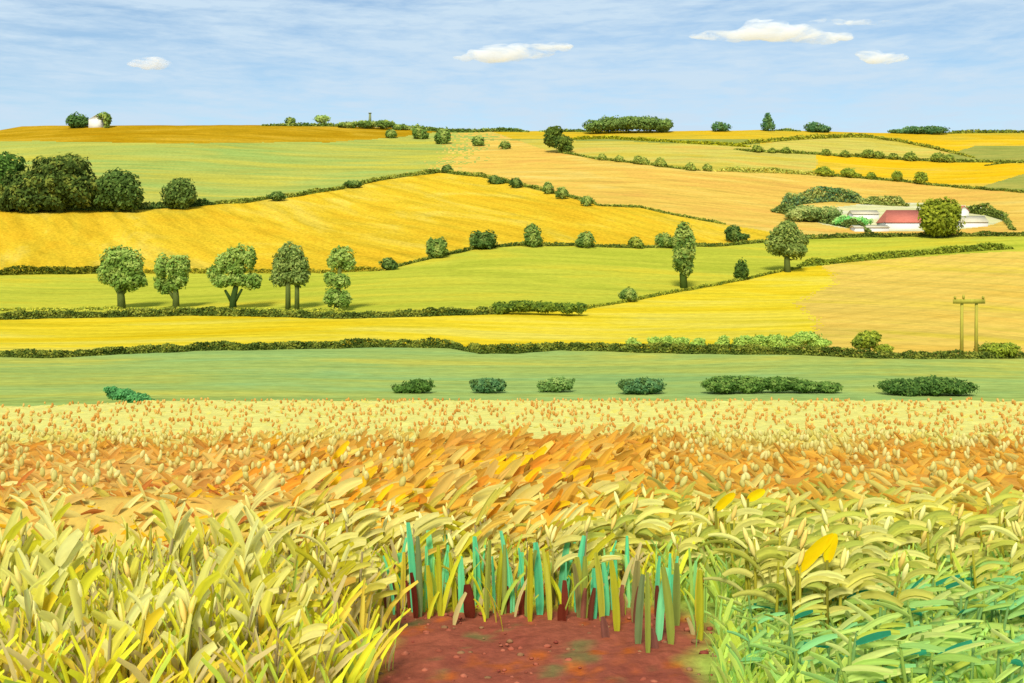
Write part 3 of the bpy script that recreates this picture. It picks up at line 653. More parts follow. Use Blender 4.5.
# stone column on the skyline
p = P(370, 127.5); sc = float(p[1]) / F
root = empty('stone_column', p); tag(root, 'slim stone column rising from the skyline thicket', 'column')
mb = MB(); V, Q = box_vq(-2.4 * sc, 2.4 * sc, -2.4 * sc, 2.4 * sc, -2, 3.5 * sc); mb.add(V, Q); mb.build('plinth', M_stone, root)
mb = MB(); tube(mb, np.array([(0, 0, 3.5), (0, 0, 9), (0, 0, 14)]) * sc, [1.5 * sc, 1.3 * sc, 1.1 * sc], 12); mb.build('shaft', M_stone, root)
mb = MB(); tube(mb, np.array([(0, 0, 14.02), (0, 0, 14.8)]) * sc, [1.7 * sc, 1.5 * sc], 12); mb.build('cap', M_stone, root)
# twin-pole power support
p = P(969, 357); sc = float(p[1]) / F
root = empty('power_pole', p); tag(root, 'weathered twin pole with a crossbar standing behind the valley hedge', 'power pole')
for dx in (-7.3, 7.2):
    mb = MB(); tube(mb, np.array([(dx, 0, -4), (dx, 0, 30), (dx + .2, 0, 57)]) * sc, [1.8 * sc, 1.6 * sc, 1.4 * sc], 10); mb.build('pole', M_pole, root)
mb = MB(); V, Q = box_vq(-17 * sc, 15 * sc, -2.6 * sc, -2.0 * sc, 53.5 * sc, 58.2 * sc); mb.add(V, Q); mb.build('crossbar', M_pole, root)
for dx, hh in ((-15, 3), (-6.5, 4.2), (13, 3)):
    mb = MB(); tube(mb, np.array([(dx, -2.3, 58.2), (dx, -2.3, 58.2 + hh * .6), (dx, -2.3, 58.2 + hh)]) * sc, [1.0 * sc, 1.3 * sc, .8 * sc], 8); mb.build('insulator', M_pole, root)

# ------------------------------------------------------------------ crop
def ribbons(mb, base, az, lean, curv, length, width, roll, col, nseg=5, na=3, streak=0.10, tip=0.45, grad=None):
    """N curved blades. az heading, lean start angle from vertical, curv added along the blade, roll 0 = width lies in the bending plane"""
    N = len(base); t = np.linspace(0, 1, nseg + 1)
    th = lean[:, None] + curv[:, None] * t[None, :]
    d = np.stack([np.cos(az), np.sin(az), 0 * az], -1)
    up = np.array([0, 0, 1.0])
    ds = (length / nseg)[:, None]
    sx = np.sin(th); cz = np.cos(th)
    ax = np.concatenate([np.zeros((N, 1)), np.cumsum((sx[:, 1:] + sx[:, :-1]) / 2 * ds, 1)], 1)
    az_ = np.concatenate([np.zeros((N, 1)), np.cumsum((cz[:, 1:] + cz[:, :-1]) / 2 * ds, 1)], 1)
    pos = base[:, None, :] + ax[..., None] * d[:, None, :] + az_[..., None] * up
    inp = cz[..., None] * d[:, None, :] - sx[..., None] * up       # in-plane perpendicular
    outp = np.cross(d, up)[:, None, :] * np.ones_like(inp)
    wd = np.cos(roll)[:, None, None] * inp + np.sin(roll)[:, None, None] * outp
    nn = -np.sin(roll)[:, None, None] * inp + np.cos(roll)[:, None, None] * outp
    prof = np.interp(t, [0, .08, .25, .7, .9, 1], [.45, .72, 1, .95, .7, tip])
    hw = width[:, None] / 2 * prof[None, :]
    a = np.linspace(-1, 1, na + 1)
    Vv = pos[:, :, None, :] + wd[:, :, None, :] * (hw[:, :, None] * a[None, None, :])[..., None] + nn[:, :, None, :] * (hw[:, :, None] * 0.28 * (a ** 2)[None, None, :])[..., None]
    hw = hw * (1 + .06 * R.normal(size=hw.shape))
    m = (nseg + 1) * (na + 1)
    li = np.arange(m).reshape(nseg + 1, na + 1)
    q = np.stack([li[:-1, :-1], li[:-1, 1:], li[1:, 1:], li[1:, :-1]], -1).reshape(-1, 4)
    Q = (np.arange(N)[:, None, None] * m + q[None]).reshape(-1, 4)
    cc = col[:, None, None, :] * (1 + streak * R.normal(size=(N, 1, na + 1, 1)) + 0.04 * R.normal(size=(N, nseg + 1, na + 1, 1)))
    cc = cc * np.ones((N, nseg + 1, na + 1, 3))
    if grad is not None:
        g = np.interp(t, [0, .35], [1, 0])[None, :, None, None]
        cc = cc * (1 - g) + grad[None, None, None, :] * g
    mb.add(Vv.reshape(-1, 3), Q, None, np.clip(cc.reshape(-1, 3), 0.003, 0.9))
def ears(mb, cen, L, W, az, lean, col):
    """N seed heads: six-sided spindles"""
    N = len(cen)
    d = np.stack([np.sin(lean) * np.cos(az), np.sin(lean) * np.sin(az), np.cos(lean)], -1)
    a = np.cross(d, np.array([0.2, 1.0, 0.1])); a /= np.linalg.norm(a, axis=1)[:, None]; b = np.cross(d, a)
    tz = np.array([-1, -.7, -.2, .35, .8, 1]); rr = np.array([.12, .7, 1, .92, .55, .1])
    k = np.arange(6) * math.pi / 3
    V = cen[:, None, None, :] + d[:, None, None, :] * (tz[None, :, None] * (L / 2)[:, None, None])[..., None] + \
        (a[:, None, None, :] * np.cos(k)[None, None, :, None] + b[:, None, None, :] * np.sin(k)[None, None, :, None]) * (rr[None, :, None] * (W / 2)[:, None, None])[..., None]
    li = np.arange(36).reshape(6, 6)
    q = np.stack([li[:-1], np.roll(li[:-1], -1, 1), np.roll(li[1:], -1, 1), li[1:]], -1).reshape(-1, 4)
    Q = (np.arange(N)[:, None, None] * 36 + q[None]).reshape(-1, 4)
    cc = np.repeat(col, 36, 0) * (1 + .08 * R.normal(size=(N * 36, 1)))
    mb.add(V.reshape(-1, 3), Q, None, np.clip(cc, .003, .9))
def pick(pal, n, w=None):
    w = None if w is None else np.array(w, float) / sum(w)
    return pal[R.choice(len(pal), n, p=w)]

H_CAN = 0.6
def canopy_col(px, Y, x):
    n = fbm(x * .8, Y * .5, 3); n2 = fbm(x * 2.4 + 3, Y * 1.6 + 1, 3)
    pale = c(232, 226, 124, 1.19); pale2 = c(238, 218, 112, 1.19); orange = c(214, 150, 56, 1.15); orange2 = c(224, 168, 62, 1.15); tan = c(216, 170, 88, 1.15); ochre = c(214, 160, 48, 1.15); olive = c(190, 182, 60, 1.11)
    side = np.clip((np.abs(px - 500) - 120) / 200, 0, 1)
    lim = 12.6 - 2.2 * np.clip((px - 560) / 130, 0, 1) * np.clip((800 - px) / 120, 0, 1) * 0 + 1.3 * np.clip(1 - np.abs(px - 520) / 260, 0, 1)
    tA = np.clip((Y - lim + 3.0 * (n - .5)) / 1.8 + .3, 0, 1)[..., None]
    a = pale * (1 - n2[..., None]) + pale2 * n2[..., None]
    b = np.where(n2[..., None] > .5, orange, orange2) * 1.0
    b = b * (1 - .35 * (n[..., None] > .56)) + tan * .35 * (n[..., None] > .56)
    tC = np.clip((8.3 - Y) / .8 + (n - .5) * 1.5, 0, 1)[..., None]
    ochre = np.where((px[..., None] < 330) & (n2[..., None] > .42), c(212, 178, 84, 1.2), ochre); lo = ochre * np.clip(1 - (px[..., None] - 560) / 140, 0, 1) + olive * np.clip((px[..., None] - 560) / 140, 0, 1)
    b = b * (1 - tC) + lo * tC
    return a * tA + b * (1 - tA)
def canopy_h(x, Y):
    return H_CAN * np.clip((Y - 6.95) / .7, 0, 1) - 0.02 + .10 * (fbm(x * 2.6, Y * 2.0, 3) - .5) * np.clip((Y - 7) / 1, 0, 1)
def build_crop():
    mb = MB()
    # the close-grown body of the crop
    ys = np.concatenate([np.arange(6.95, 12, 0.09), np.arange(12, 42, 0.22)])
    us = np.linspace(-620, 1644, 700)
    PX, Yg = np.meshgrid(us, ys)
    ed = wheat_edge_Y(PX)
    Yc = np.minimum(Yg, ed)
    X = (PX - CX) / F * Yc
    Z = near_z(Yc) + canopy_h(X, Yc)
    V = np.stack([X, Yc, Z], -1)
    over = Yg > ed + .5
    V[over] += np.array([0, .5, -.7])
    idx = np.arange(V.shape[0] * V.shape[1]).reshape(V.shape[:2])
    Q = np.stack([idx[:-1, :-1], idx[:-1, 1:], idx[1:, 1:], idx[1:, :-1]], -1).reshape(-1, 4)
    keep = (Yg.ravel()[Q].min(1) < ed.ravel()[Q].min(1) + .8)
    col = canopy_col(PX.ravel(), Yc.ravel(), X.ravel())
    mb2 = MB(); mb2.add(V.reshape(-1, 3), Q[keep], None, col)
    body = mb2.build('crop', M_crop, None, True)
    tag(body, 'close grown body of the ripe wheat, pale yellow far off and orange nearer', 'wheat crop', kind='stuff')
    # blades of the far pale part
    def scatter(n, y0, y1, p0=-360, p1=1384):
        n = int(n * max(1, (p1 - p0) / 1144))
        Y = np.sqrt(y0 ** 2 + (y1 ** 2 - y0 ** 2) * R.random(n)); px = p0 + (p1 - p0) * R.random(n)
        k = Y < wheat_edge_Y(px) - .1
        Y, px = Y[k], px[k]; x = (px - CX) / F * Y
        return px, Y, x, near_z(Y) + canopy_h(x, Y)
    px, Y, x, z = scatter(5200, 12.5, 40)
    n = len(px)
    bc = canopy_col(px, Y, x) * (0.95 + .14 * R.random((n, 1)))
    ribbons(mb, np.stack([x, Y, z - .1], -1), R.choice([0, math.pi], n) + .5 * R.normal(size=n), .5 + .5 * R.random(n), .5 + .5 * R.random(n), .16 + .08 * R.random(n), .05 + .03 * R.random(n), .5 * R.random(n), bc, 3, 1, .03)
    # blades of the nearer orange part: tan and orange strokes, heading by place
    px, Y, x, z = scatter(3900, 7.2, 14.2)
    n = len(px); rowp = 366.5 + 1011 / Y
    left = px < 300 + 40 * R.normal(size=n); right = px > 620 + 40 * R.normal(size=n)
    az = np.where(left, np.where(R.random(n) < .5, math.pi, 0), np.where(right, np.where(R.random(n) < .75, math.pi, 0), 0.0)) + .45 * R.normal(size=n)
    base_c = canopy_col(px, Y, x)
    far = np.clip((Y - 9.5) / 4, 0, 1)
    P_c = cb((224, 200, 108), (228, 206, 96), (220, 180, 76), (230, 176, 60), (250, 200, 30), (218, 182, 92), (226, 152, 50), (186, 140, 48))
    P_s = cb((224, 188, 104), (216, 174, 92), (226, 204, 116), (224, 170, 78), (212, 156, 76), (228, 214, 126))
    P_r = cb((228, 180, 72), (222, 168, 64), (226, 194, 92), (206, 170, 76), (222, 208, 116))
    colr = pick(P_c, n, [2, 1.6, 3, 3.4, 1.1, 2, 2.6, 1.1])
    colr[left] = pick(P_s, left.sum(), [2.4, 2.6, 1.4, 3, 2.6, .8]); colr[right] = pick(P_r, right.sum(), [4, 3, 1.6, 1.4, 1])
    nearc = (Y < 7.8 + .5 * R.normal(size=n))
    cl = nearc & (px < 620); colr[cl] = pick(cb((222, 208, 116), (226, 212, 122), (206, 192, 84), (214, 170, 80), (188, 170, 56)), cl.sum(), [3, 2, 2, 1, 1])
    cr = nearc & (px >= 620); colr[cr] = pick(cb((212, 202, 104), (190, 186, 84), (224, 214, 122), (168, 164, 76)), cr.sum())
    mixf = np.clip(far * 1.1 - .1 + .2 * R.normal(size=n), 0, 1)[:, None]
    colr = colr * (1 - mixf) + base_c * mixf
    L = (.17 + .16 * R.random(n)) * (1 + .25 * (~left & ~right)); Wd = L * (.17 + .09 * R.random(n))
    ribbons(mb, np.stack([x, Y, z - .09], -1), az, .35 + .6 * R.random(n), .3 + .8 * R.random(n), L, Wd, .6 * R.random(n), colr, 5, 4, .11)
    px, Y, x, z = scatter(3600, 6.95, 8.6); n = len(px)
    left = px < 300 + 40 * R.normal(size=n); right = px > 600 + 40 * R.normal(size=n)
    colr = pick(cb((224, 206, 112), (230, 216, 124), (208, 160, 60), (226, 150, 36), (206, 190, 70), (244, 196, 30)), n)
    colr[left] = pick(cb((218, 176, 90), (224, 206, 116), (206, 150, 64), (232, 222, 138), (196, 122, 56), (240, 190, 40)), left.sum())
    colr[right] = pick(cb((214, 206, 106), (196, 192, 84), (226, 216, 124), (180, 182, 80), (216, 160, 60)), right.sum())
    az = np.where(left, R.choice([0, math.pi], n), np.where(right & (R.random(n) < .8), 0, np.where(right, math.pi, 0))) + .4 * R.normal(size=n)
    ribbons(mb, np.stack([x, Y - .06, z - .1 - .12 * R.random(n)], -1), az, .25 + .6 * R.random(n), .3 + 1.0 * R.random(n), .16 + .16 * R.random(n), .028 + .024 * R.random(n), .1 + .5 * R.random(n), colr, 6, 4, .11)
    # seed heads standing out: warm brown over the pale part, pale over the orange part
    rw = 393 + 48 * R.random(2800); px = -250 + 1524 * R.random(2800); Y = 1011 / (rw - 366.5); k = Y < wheat_edge_Y(px) - .15; px, Y = px[k], Y[k]; x = (px - CX) / F * Y; z = near_z(Y) + canopy_h(x, Y)
    n = len(px)
    k = Y > 12.6 + 1.3 * np.clip(1 - np.abs(px - 520) / 260, 0, 1)
    px, Y, x, z = px[k], Y[k], x[k], z[k]; n = len(px)
    ears(mb, np.stack([x, Y, z + .05], -1), (.05 + .0024 * Y) * (.6 + .5 * R.random(n)), (.028 + .0014 * Y) * (.7 + .5 * R.random(n)), R.random(n) * 6.28, .5 * R.random(n), pick(cb((222, 172, 84), (214, 158, 72), (228, 186, 98), (228, 196, 112)), n))
    for (a0, a1, cnt) in ((-300, 420, 600), (650, 1330, 540)):
        px, Y, x, z = scatter(cnt, 7.7, 14, a0, a1); n = len(px)
        ears(mb, np.stack([x, Y, z + .1 + .08 * R.random(n)], -1), (.065 + .04 * R.random(n)), .036 + .02 * R.random(n), R.random(n) * 6.28, .6 * R.random(n), pick(cb((226, 216, 132), (218, 206, 120), (232, 222, 146)), n))
    px, Y, x, z = scatter(45, 7.8, 13, 250, 680); n = len(px)
    ears(mb, np.stack([x, Y, z + .1], -1), (.10 + .04 * R.random(n)), .036 + .014 * R.random(n), 0 * px + .3 * R.normal(size=n), .3 + .6 * R.random(n), pick(cb((170, 124, 36), (186, 134, 44), (200, 144, 50)), n))
    o = mb.build('crop_ears', M_blade, None, True)
    tag(o, 'ripe wheat blades and seed heads covering the field beyond the nearest plants', 'wheat crop', kind='stuff')
build_crop()

# undergrowth between the nearest plants
def build_under():
    mb = MB()
    n = 18000
    Y = np.sqrt(4.4 ** 2 + (7.4 ** 2 - 4.4 ** 2) * R.random(n)); px = -480 + 1984 * R.random(n)
    x = (px - CX) / F * Y
    inside = (np.abs((x - .16) / (.92 + .5 * (fbm(Y * 4, x * 0) - .5))) < 1) & (Y < 6.45 + .2 * R.normal(size=n))
    front = (px > 375) & (px < 715) & (Y < 6.75)      # leaves the upright blades in view
    k = ~inside & ~(front & (R.random(n) < .86))
    px, Y, x = px[k], Y[k], x[k]; n = len(px)
    lr = np.clip((px - 600) / 120, 0, 1)
    col = np.where((R.random(n) < lr)[:, None], pick(1.4 * cb((164, 188, 84), (180, 196, 90), (152, 188, 98), (178, 188, 70), (158, 166, 84)), n), pick(1.5 * cb((190, 184, 44), (202, 192, 52), (198, 186, 44), (190, 164, 60), (172, 156, 100), (164, 148, 98), (156, 172, 66)), n))
    col = col * 1.12
    ribbons(mb, np.stack([x, Y, near_z(Y) - .02], -1), R.random(n) * 6.28, .15 * R.random(n), .3 + .8 * R.random(n), (.18 + .3 * R.random(n)) * np.where((px > 690) & (Y < 6.3), .55, 1), .016 + .02 * R.random(n), R.random(n) * .9, col, 4, 2, .10, .55)
    tag(mb.build('undergrowth', M_blade, None, True), 'low olive undergrowth filling the ground between the nearest plants', 'undergrowth', kind='stuff')
    # clods of earth
    mb = MB(); iv, it = ICO1
    for i in range(300):
        Yc = 4.6 + 2.1 * R.random() ** (.5 if i > 150 else 1); xc = .16 + 1.25 * (2 * R.random() - 1)
        s = .006 + .018 * R.random() ** 3
        f = .8 + .4 * R.random(len(iv))
        mb.add(np.array([xc, Yc, near_z(Yc) + .2 * s]) + iv * f[:, None] * np.array([s * 1.3, s, s * .7]), None, it, pick(cb((150, 82, 60), (128, 62, 48), (150, 80, 58), (160, 92, 68), (140, 74, 54), (132, 96, 64)), 1)[0])
    tag(mb.build('dirt', M_soil), 'red brown clods scattered over the bare soil', 'soil', kind='stuff')
build_under()

# individual plants of the front rows ---------------------------------
def proto(name, kind):
    """one tuft at the origin: its stalks, leaves and ears as parts"""
    root = empty(name, (0, 0, 0)); r = R.random
    lv = MB()
    nst = 5 if kind == 'green' else 4
    for q in range(nst):
        ox, oy = .17 * (2 * r() - 1), .12 * (2 * r() - 1)
        if kind == 'cream':
            h = .28 + .2 * r(); col = pick(cb((172, 158, 104), (182, 170, 70), (196, 190, 96), (164, 148, 100)), 1)[0]
            pal = cb((234, 226, 140), (228, 220, 116), (220, 210, 84), (206, 200, 50), (228, 196, 46), (190, 184, 40)); w = [4, 3, 2.2, 2.4, .9, 2]
            nl = 4; az = R.choice([0, math.pi], nl) + .5 * R.normal(size=nl); lean = .0 + .4 * r(nl); cv = .1 + 1.0 * r(nl); L = .15 + .12 * r(nl); W = .04 + .026 * r(nl); z = h * (.25 + .75 * r(nl))
        elif kind == 'arch':
            h = .36 + .18 * r(); col = pick(cb((178, 172, 52), (160, 158, 72), (190, 180, 60)), 1)[0]
            pal = cb((220, 210, 110), (212, 204, 96), (194, 194, 82), (176, 182, 80), (226, 218, 126)); w = [3, 3, 2, 1.8, 2]
            nl = 4; az = np.where(r(nl) < .9, 0, math.pi) + .35 * R.normal(size=nl); lean = .4 + .5 * r(nl); cv = .8 + .9 * r(nl); L = .16 + .14 * r(nl); W = .027 + .018 * r(nl); z = h * (.4 + .6 * r(nl))
        elif kind == 'lean':
            h = .34 + .18 * r(); col = pick(cb((176, 164, 80), (190, 180, 60), (168, 150, 100)), 1)[0]
            pal = cb((224, 212, 116), (228, 216, 128), (208, 196, 80), (200, 188, 46), (212, 172, 72)); w = [3, 3, 2, 1.4, .7]
            nl = 4; az = np.where(r(nl) < .9, 0, math.pi) + .35 * R.normal(size=nl); lean = .4 + .45 * r(nl); cv = .3 + .8 * r(nl); L = .16 + .14 * r(nl); W = .026 + .02 * r(nl); z = h * (.35 + .65 * r(nl))
        else:
            h = .18 + .16 * r(); col = pick(cb((150, 176, 78), (128, 166, 90)), 1)[0]
            pal = cb((172, 202, 98), (188, 210, 106), (164, 202, 110), (146, 206, 130), (56, 150, 112), (184, 192, 74), (204, 212, 120)); w = [4, 4, 3.4, 1.8, 1, 1.4, 2.4]
            nl = 5; az = np.where(r(nl) < .75, 0, math.pi) + .4 * R.normal(size=nl); lean = .85 + .5 * r(nl); cv = .1 + .5 * r(nl); L = .12 + .12 * r(nl); W = .018 + .013 * r(nl); z = h * (.05 + .95 * r(nl))
        bend = .05 * R.normal()
        st = MB(); tube(st, [(ox, oy, -.04), (ox + bend * .4, oy, h * .5), (ox + bend, oy + .01, h)], [.011, .009, .006], 6, col)
        st.build('stalk', M_blade, root, True)
        base = np.stack([ox + bend * z / h, oy + 0 * z, z], -1)
        ribbons(lv, base, az, lean, cv, L, W, .1 + .45 * r(nl), pick(pal, nl, w), 6, 4, .12, .62)
        if kind != 'green' and q < 2:
            er = MB(); ears(er, np.array([(ox + bend * 1.15, oy, h + .045)]), np.array([.11]), np.array([.03]), np.array([0.0 if bend > 0 else math.pi]), np.array([.3]), pick(cb((228, 218, 134), (218, 200, 110), (224, 190, 96)), 1))
            er.build('ear', M_ear, root, True)
    lv.build('leaves', M_blade, root, True)
    return root
def copy_plant(src, loc, rz, s, first):
    if first: o = src
    else:
        o = src.copy(); C.objects.link(o)
        for ch in list(src.children):
            q = ch.copy(); C.objects.link(q); q.parent = o
    o.location = [float(v) for v in loc]; o.rotation_euler = (0, 0, rz); o.scale = (s, s, s)
    return o
def plant_bed(name, kind, n_proto, spots, label, group, smin=.85, smax=1.15, flip=0.0):
    pr = [proto(name, kind) for _ in range(n_proto)]
    for q in pr: tag(q, label, 'wheat plant' if kind != 'green' else 'green plant', group)
    for i, (x, Y) in enumerate(spots):
        k = i % n_proto
        copy_plant(pr[k], (x, Y, near_z(Y) - .01), .35 * R.normal() + (math.pi if R.random() < flip else 0), smin + (smax - smin) * R.random(), i < n_proto)
def bed(x_px0, x_px1, Y0, Y1, step, keep=lambda px, Y, x: True):
    out = []
    Y = Y0
    while Y < Y1:
        xa, xb = (x_px0 - CX) / F * Y, (x_px1 - CX) / F * Y
        x = xa + step * R.random()
        while x < xb:
            xx = x + step * .35 * R.normal(); yy = Y + step * .3 * R.normal(); px = CX + F * xx / yy
            if keep(px, yy, xx) and not (abs((xx - .16) / 1.2) < 1 and yy < 6.35): out.append((xx, yy))
            x += step
        Y += step * .8
    return out
plant_bed('wheat_plant', 'cream', 8, bed(-60, 300, 4.75, 7.25, .42), 'pale cream wheat plant with broad upright blades in the left foreground', 'cream wheat plants of the left foreground', flip=.5)
plant_bed('leaning_wheat_plant', 'lean', 6, bed(270, 400, 4.9, 7.7, .34), 'straw yellow wheat plant leaning right, just left of the bare red soil', 'leaning wheat plants left of the soil')
plant_bed('leaning_wheat_plant', 'lean', 4, bed(400, 600, 6.75, 7.7, .30), 'straw yellow wheat plant behind the mint green stalks in the centre', 'wheat plants behind the mint stalks')
plant_bed('arching_wheat_plant', 'arch', 8, bed(560, 1080, 5.6, 8.1, .34, lambda px, Y, x: not (px > 900 and Y < 6.4) and not (px < 705 and Y < 6.85)), 'olive yellow wheat plant with blades arching over to the right, right of centre', 'arching wheat plants right of centre', .95, 1.15)
plant_bed('green_plant', 'green', 8, bed(690, 1090, 4.7, 6.1, .29), 'low fresh green plant with teal blades in the lower right corner', 'green plants of the lower right corner')
plant_bed('green_plant', 'green', 4, bed(930, 1090, 5.7, 7.3, .42), 'taller pale green plant at the right edge among wheat', 'pale green plants at the right edge', 1.0, 1.2)

# upright stalks standing behind the bare soil: px of the foot, row of the foot, row of the tip, width px, colour
def stalk(name, px, r_foot, r_tip, wpx, col, label, group, seed_col=None, lean=0.0):
    Y = 1608.0 / (r_foot - 366.5); Y = float(np.clip(Y, 5.0, 7.0))
    x = (px - CX) / F * Y; z = float(near_z(Y)); h = (r_foot - r_tip) / F * Y; wd = wpx / F * Y
    root = empty(name, (x, Y, z)); tag(root, label, 'stalk', group)
    mb = MB(); one = np.ones(1)
    ribbons(mb, np.array([(0, 0, -.03)]), one * 0.0, one * lean, one * .14 * R.normal(), one * (h + .03), one * wd, one * 0.15, np.array([col]), 9, 4, .16, .55)
    mb.build('blade', M_blade, root, True)
    if seed_col is not None:
        m2 = MB(); ears(m2, np.array([(wd * .55, -.02, h * seed_col[1])]), one * .13, one * .038, one * 0.0, one * .15, np.array([seed_col[0]])); m2.build('seed_head', M_ear, root, True)
    return root
MINT = cb((116, 216, 150), (104, 210, 150), (136, 222, 152), (110, 200, 142))
for px, rf, rt, w in [(414, 612, 522, 9), (432, 606, 530, 10), (404, 592, 548, 9), (447, 600, 531, 9), (462, 612, 556, 9), (478, 604, 536, 9), (510, 612, 530, 7), (520, 600, 552, 8), (540, 616, 542, 11), (561, 606, 534, 9), (577, 612, 535, 9), (594, 618, 568, 9), (607, 616, 562, 8), (659, 640, 567, 10), (692, 600, 566, 7), (46, 678, 640, 9), (349, 586, 548, 9), (385, 590, 556, 9)]:
    stalk('mint_stalk', px, rf, rt, w * .8, MINT[R.integers(4)], 'mint green upright blade standing at the edge of the bare red soil' if 370 < px < 680 else 'mint green upright blade standing among the wheat away from the soil', 'mint blades at the soil edge' if 370 < px < 680 else 'mint blades among the wheat')
for px, rf, rt, w in [(420, 620, 536, 8), (440, 618, 545, 7), (487, 616, 540, 7), (498, 612, 534, 8), (530, 618, 548, 7), (550, 620, 548, 7), (585, 622, 556, 8), (617, 628, 560, 9), (638, 640, 574, 9), (671, 646, 566, 10), (648, 644, 572, 7), (455, 614, 552, 6), (602, 622, 552, 8), (700, 640, 570, 9)]:
    stalk('straw_stalk', px, rf + 4 * R.normal(), rt, w * .85, pick(cb((196, 184, 40), (180, 176, 44), (150, 158, 66), (120, 134, 84), (190, 186, 64)), 1)[0], 'olive yellow upright blade standing at the edge of the bare red soil', 'olive blades at the soil edge')
for px, rf, rt, w in [(395, 602, 564, 6), (470, 616, 584, 12), (523, 614, 590, 9), (565, 616, 580, 7), (606, 640, 616, 8), (655, 650, 628, 8), (562, 622, 604, 9), (416, 618, 572, 6)]:
    stalk('withered_stalk', px, rf, rt, w, pick(cb((112, 46, 30), (126, 58, 40), (134, 84, 70)), 1)[0], 'dark red brown withered blade at the edge of the bare soil', 'withered blades at the soil edge')
for k in range(64):
    px = 380 + 325 * R.random(); rf = 606 + 14 * R.random() + max(0, (px - 600) * .14); q = R.random()
    if q < .2: stalk('straw_stalk', px, rf, rf - 46 - 26 * R.random(), 5 + 4 * R.random(), pick(cb((190, 178, 44), (170, 168, 60), (140, 150, 70), (206, 184, 60), (150, 140, 80)), 1)[0], 'olive yellow upright blade standing at the edge of the bare red soil', 'olive blades at the soil edge')
    elif q < .82: stalk('mint_stalk', px, rf - 6, rf - 50 - 30 * R.random(), 2.5 + 3.2 * R.random(), pick(np.concatenate([MINT, cb((150, 216, 130), (170, 204, 96))]), 1)[0], 'mint green upright blade standing at the edge of the bare red soil', 'mint blades at the soil edge')
    else: stalk('withered_stalk', px, rf, rf + 2 - 16 - 26 * R.random(), 3.5 + 3 * R.random(), pick(cb((126, 58, 40), (150, 92, 70), (116, 60, 42), (140, 84, 62)), 1)[0], 'dark red brown withered blade at the edge of the bare soil', 'withered blades at the soil edge')
for px, rf, w in [(30, 690, 14), (20, 672, 12), (70, 690, 11), (88, 690, 10), (100, 690, 9), (125, 690, 14), (140, 684, 10), (185, 690, 10), (205, 686, 9), (245, 690, 12), (285, 690, 12), (320, 690, 12), (345, 688, 10), (330, 650, 9)]:
    stalk('dry_stem', px, rf, rf - 50 - 16 * R.random(), w, pick(cb((170, 154, 100), (160, 142, 96), (178, 164, 104)), 1)[0], 'taupe dry stem at the foot of the cream wheat, lower left', 'dry stems of the lower left', lean=.25 * R.normal() * .6 + .1)
# bright yellow blades
for px, row, ln, wd, le, lab in [(797, 572, 46, 13, .62, 'largest bright yellow blade, leaning right among the green wheat'), (827, 562, 26, 11, .15, 'short bright yellow blade beside the largest one'), (716, 510, 22, 9, .7, 'small bright yellow blade at the top of the arching wheat'),
                                (748, 500, 17, 9, .9, 'tiny bright yellow blade level with the orange crop')]:
    Y = 5.6 if row > 540 else 7.0
    p = np.array([(px - CX) / F * Y, Y, CAM + (EYE - row) / F * Y])
    gz = float(near_z(Y)); root = empty('yellow_blade', (p[0], p[1], gz)); tag(root, lab, 'yellow blade')
    mb = MB(); one = np.ones(1); hz = p[2] - gz
    ribbons(mb, np.array([(0, 0, hz)]), one * 0.0, one * le, one * .3, one * ln / F * Y * 1.15, one * wd / F * Y, one * .1, cb((252, 204, 14)), 6, 3, .06, .3)
    mb.build('blade', M_blade, root, True)
    mb = MB(); tube(mb, [(0, 0, -.03), (0, 0, hz * .5), (0, 0, hz + .01)], [.012, .01, .008], 6, c(176, 170, 60)); mb.build('stalk', M_blade, root, True)

# ------------------------------------------------------------------ clouds
M_cloud = bpy.data.materials.new('cloud_vapour'); M_cloud.use_nodes = True
_nt = M_cloud.node_tree; _nt.nodes.remove(_nt.nodes['Principled BSDF'])
_v = _nt.nodes.new('ShaderNodeVolumePrincipled'); _v.inputs['Color'].default_value = (1, 1, 1, 1); _v.inputs['Density'].default_value = .014; _v.inputs['Anisotropy'].default_value = 0.0
_n = noise_node(_nt, (.006, .006, .03), 0, 1.0, 6, .68, .9)
_mr = _nt.nodes.new('ShaderNodeMapRange'); _nt.links.new(_n.outputs['Fac'], _mr.inputs['Value']); _mr.inputs['From Min'].default_value = .42; _mr.inputs['From Max'].default_value = .66; _mr.inputs['To Max'].default_value = .035
_nt.links.new(_mr.outputs[0], _v.inputs['Density'])
_nt.links.new(_v.outputs[0], _nt.nodes['Material Output'].inputs['Volume'])
def cloud(parts, label, dist=4200.0):
    """a lumpy bank of even vapour, thin at its rim"""
    mb = MB(); sc = dist / F; iv, it = ico(4)
    x0 = np.mean([q[0] for q in parts]); y0 = np.mean([q[1] for q in parts])
    for k, (cx, cy, rx, ry, w) in enumerate(parts):
        for q in range(int(8 + rx * .7)):
            t = 2 * R.random() - 1; e = math.sqrt(max(.05, 1 - t * t))
            r = ry * (.3 + .4 * R.random()) * (.35 + .65 * e)
            sx = r * (2.2 + 2.4 * R.random())
            rr = 1 + .5 * (fbm(iv[:, 0] * 2 + k * 3 + q, iv[:, 2] * 2 + iv[:, 1] + q * 1.7, 4) - .5)
            p = iv * rr[:, None] * np.array([sx, sx, r])
            mb.add((p + np.array([cx - x0 + t * (rx - sx * .6), (R.random() - .5) * rx * .3, y0 - cy + .95 * ry * (R.random() - .5) * e])) * sc, None, it, (.9, .9, .9))
    o = mb.build('cloud', M_cloud, None, True)
    md = o.modifiers.new('join', 'REMESH'); md.mode = 'VOXEL'; md.voxel_size = 4.0; md.use_smooth_shade = True
    o.location = ((x0 - CX) / F * dist, dist, CAM + (EYE - y0) / F * dist)
    tag(o, label, 'cloud')
cloud([(150, 64, 21, 6.5, 1.6)], 'small compact white cloud at the upper left')
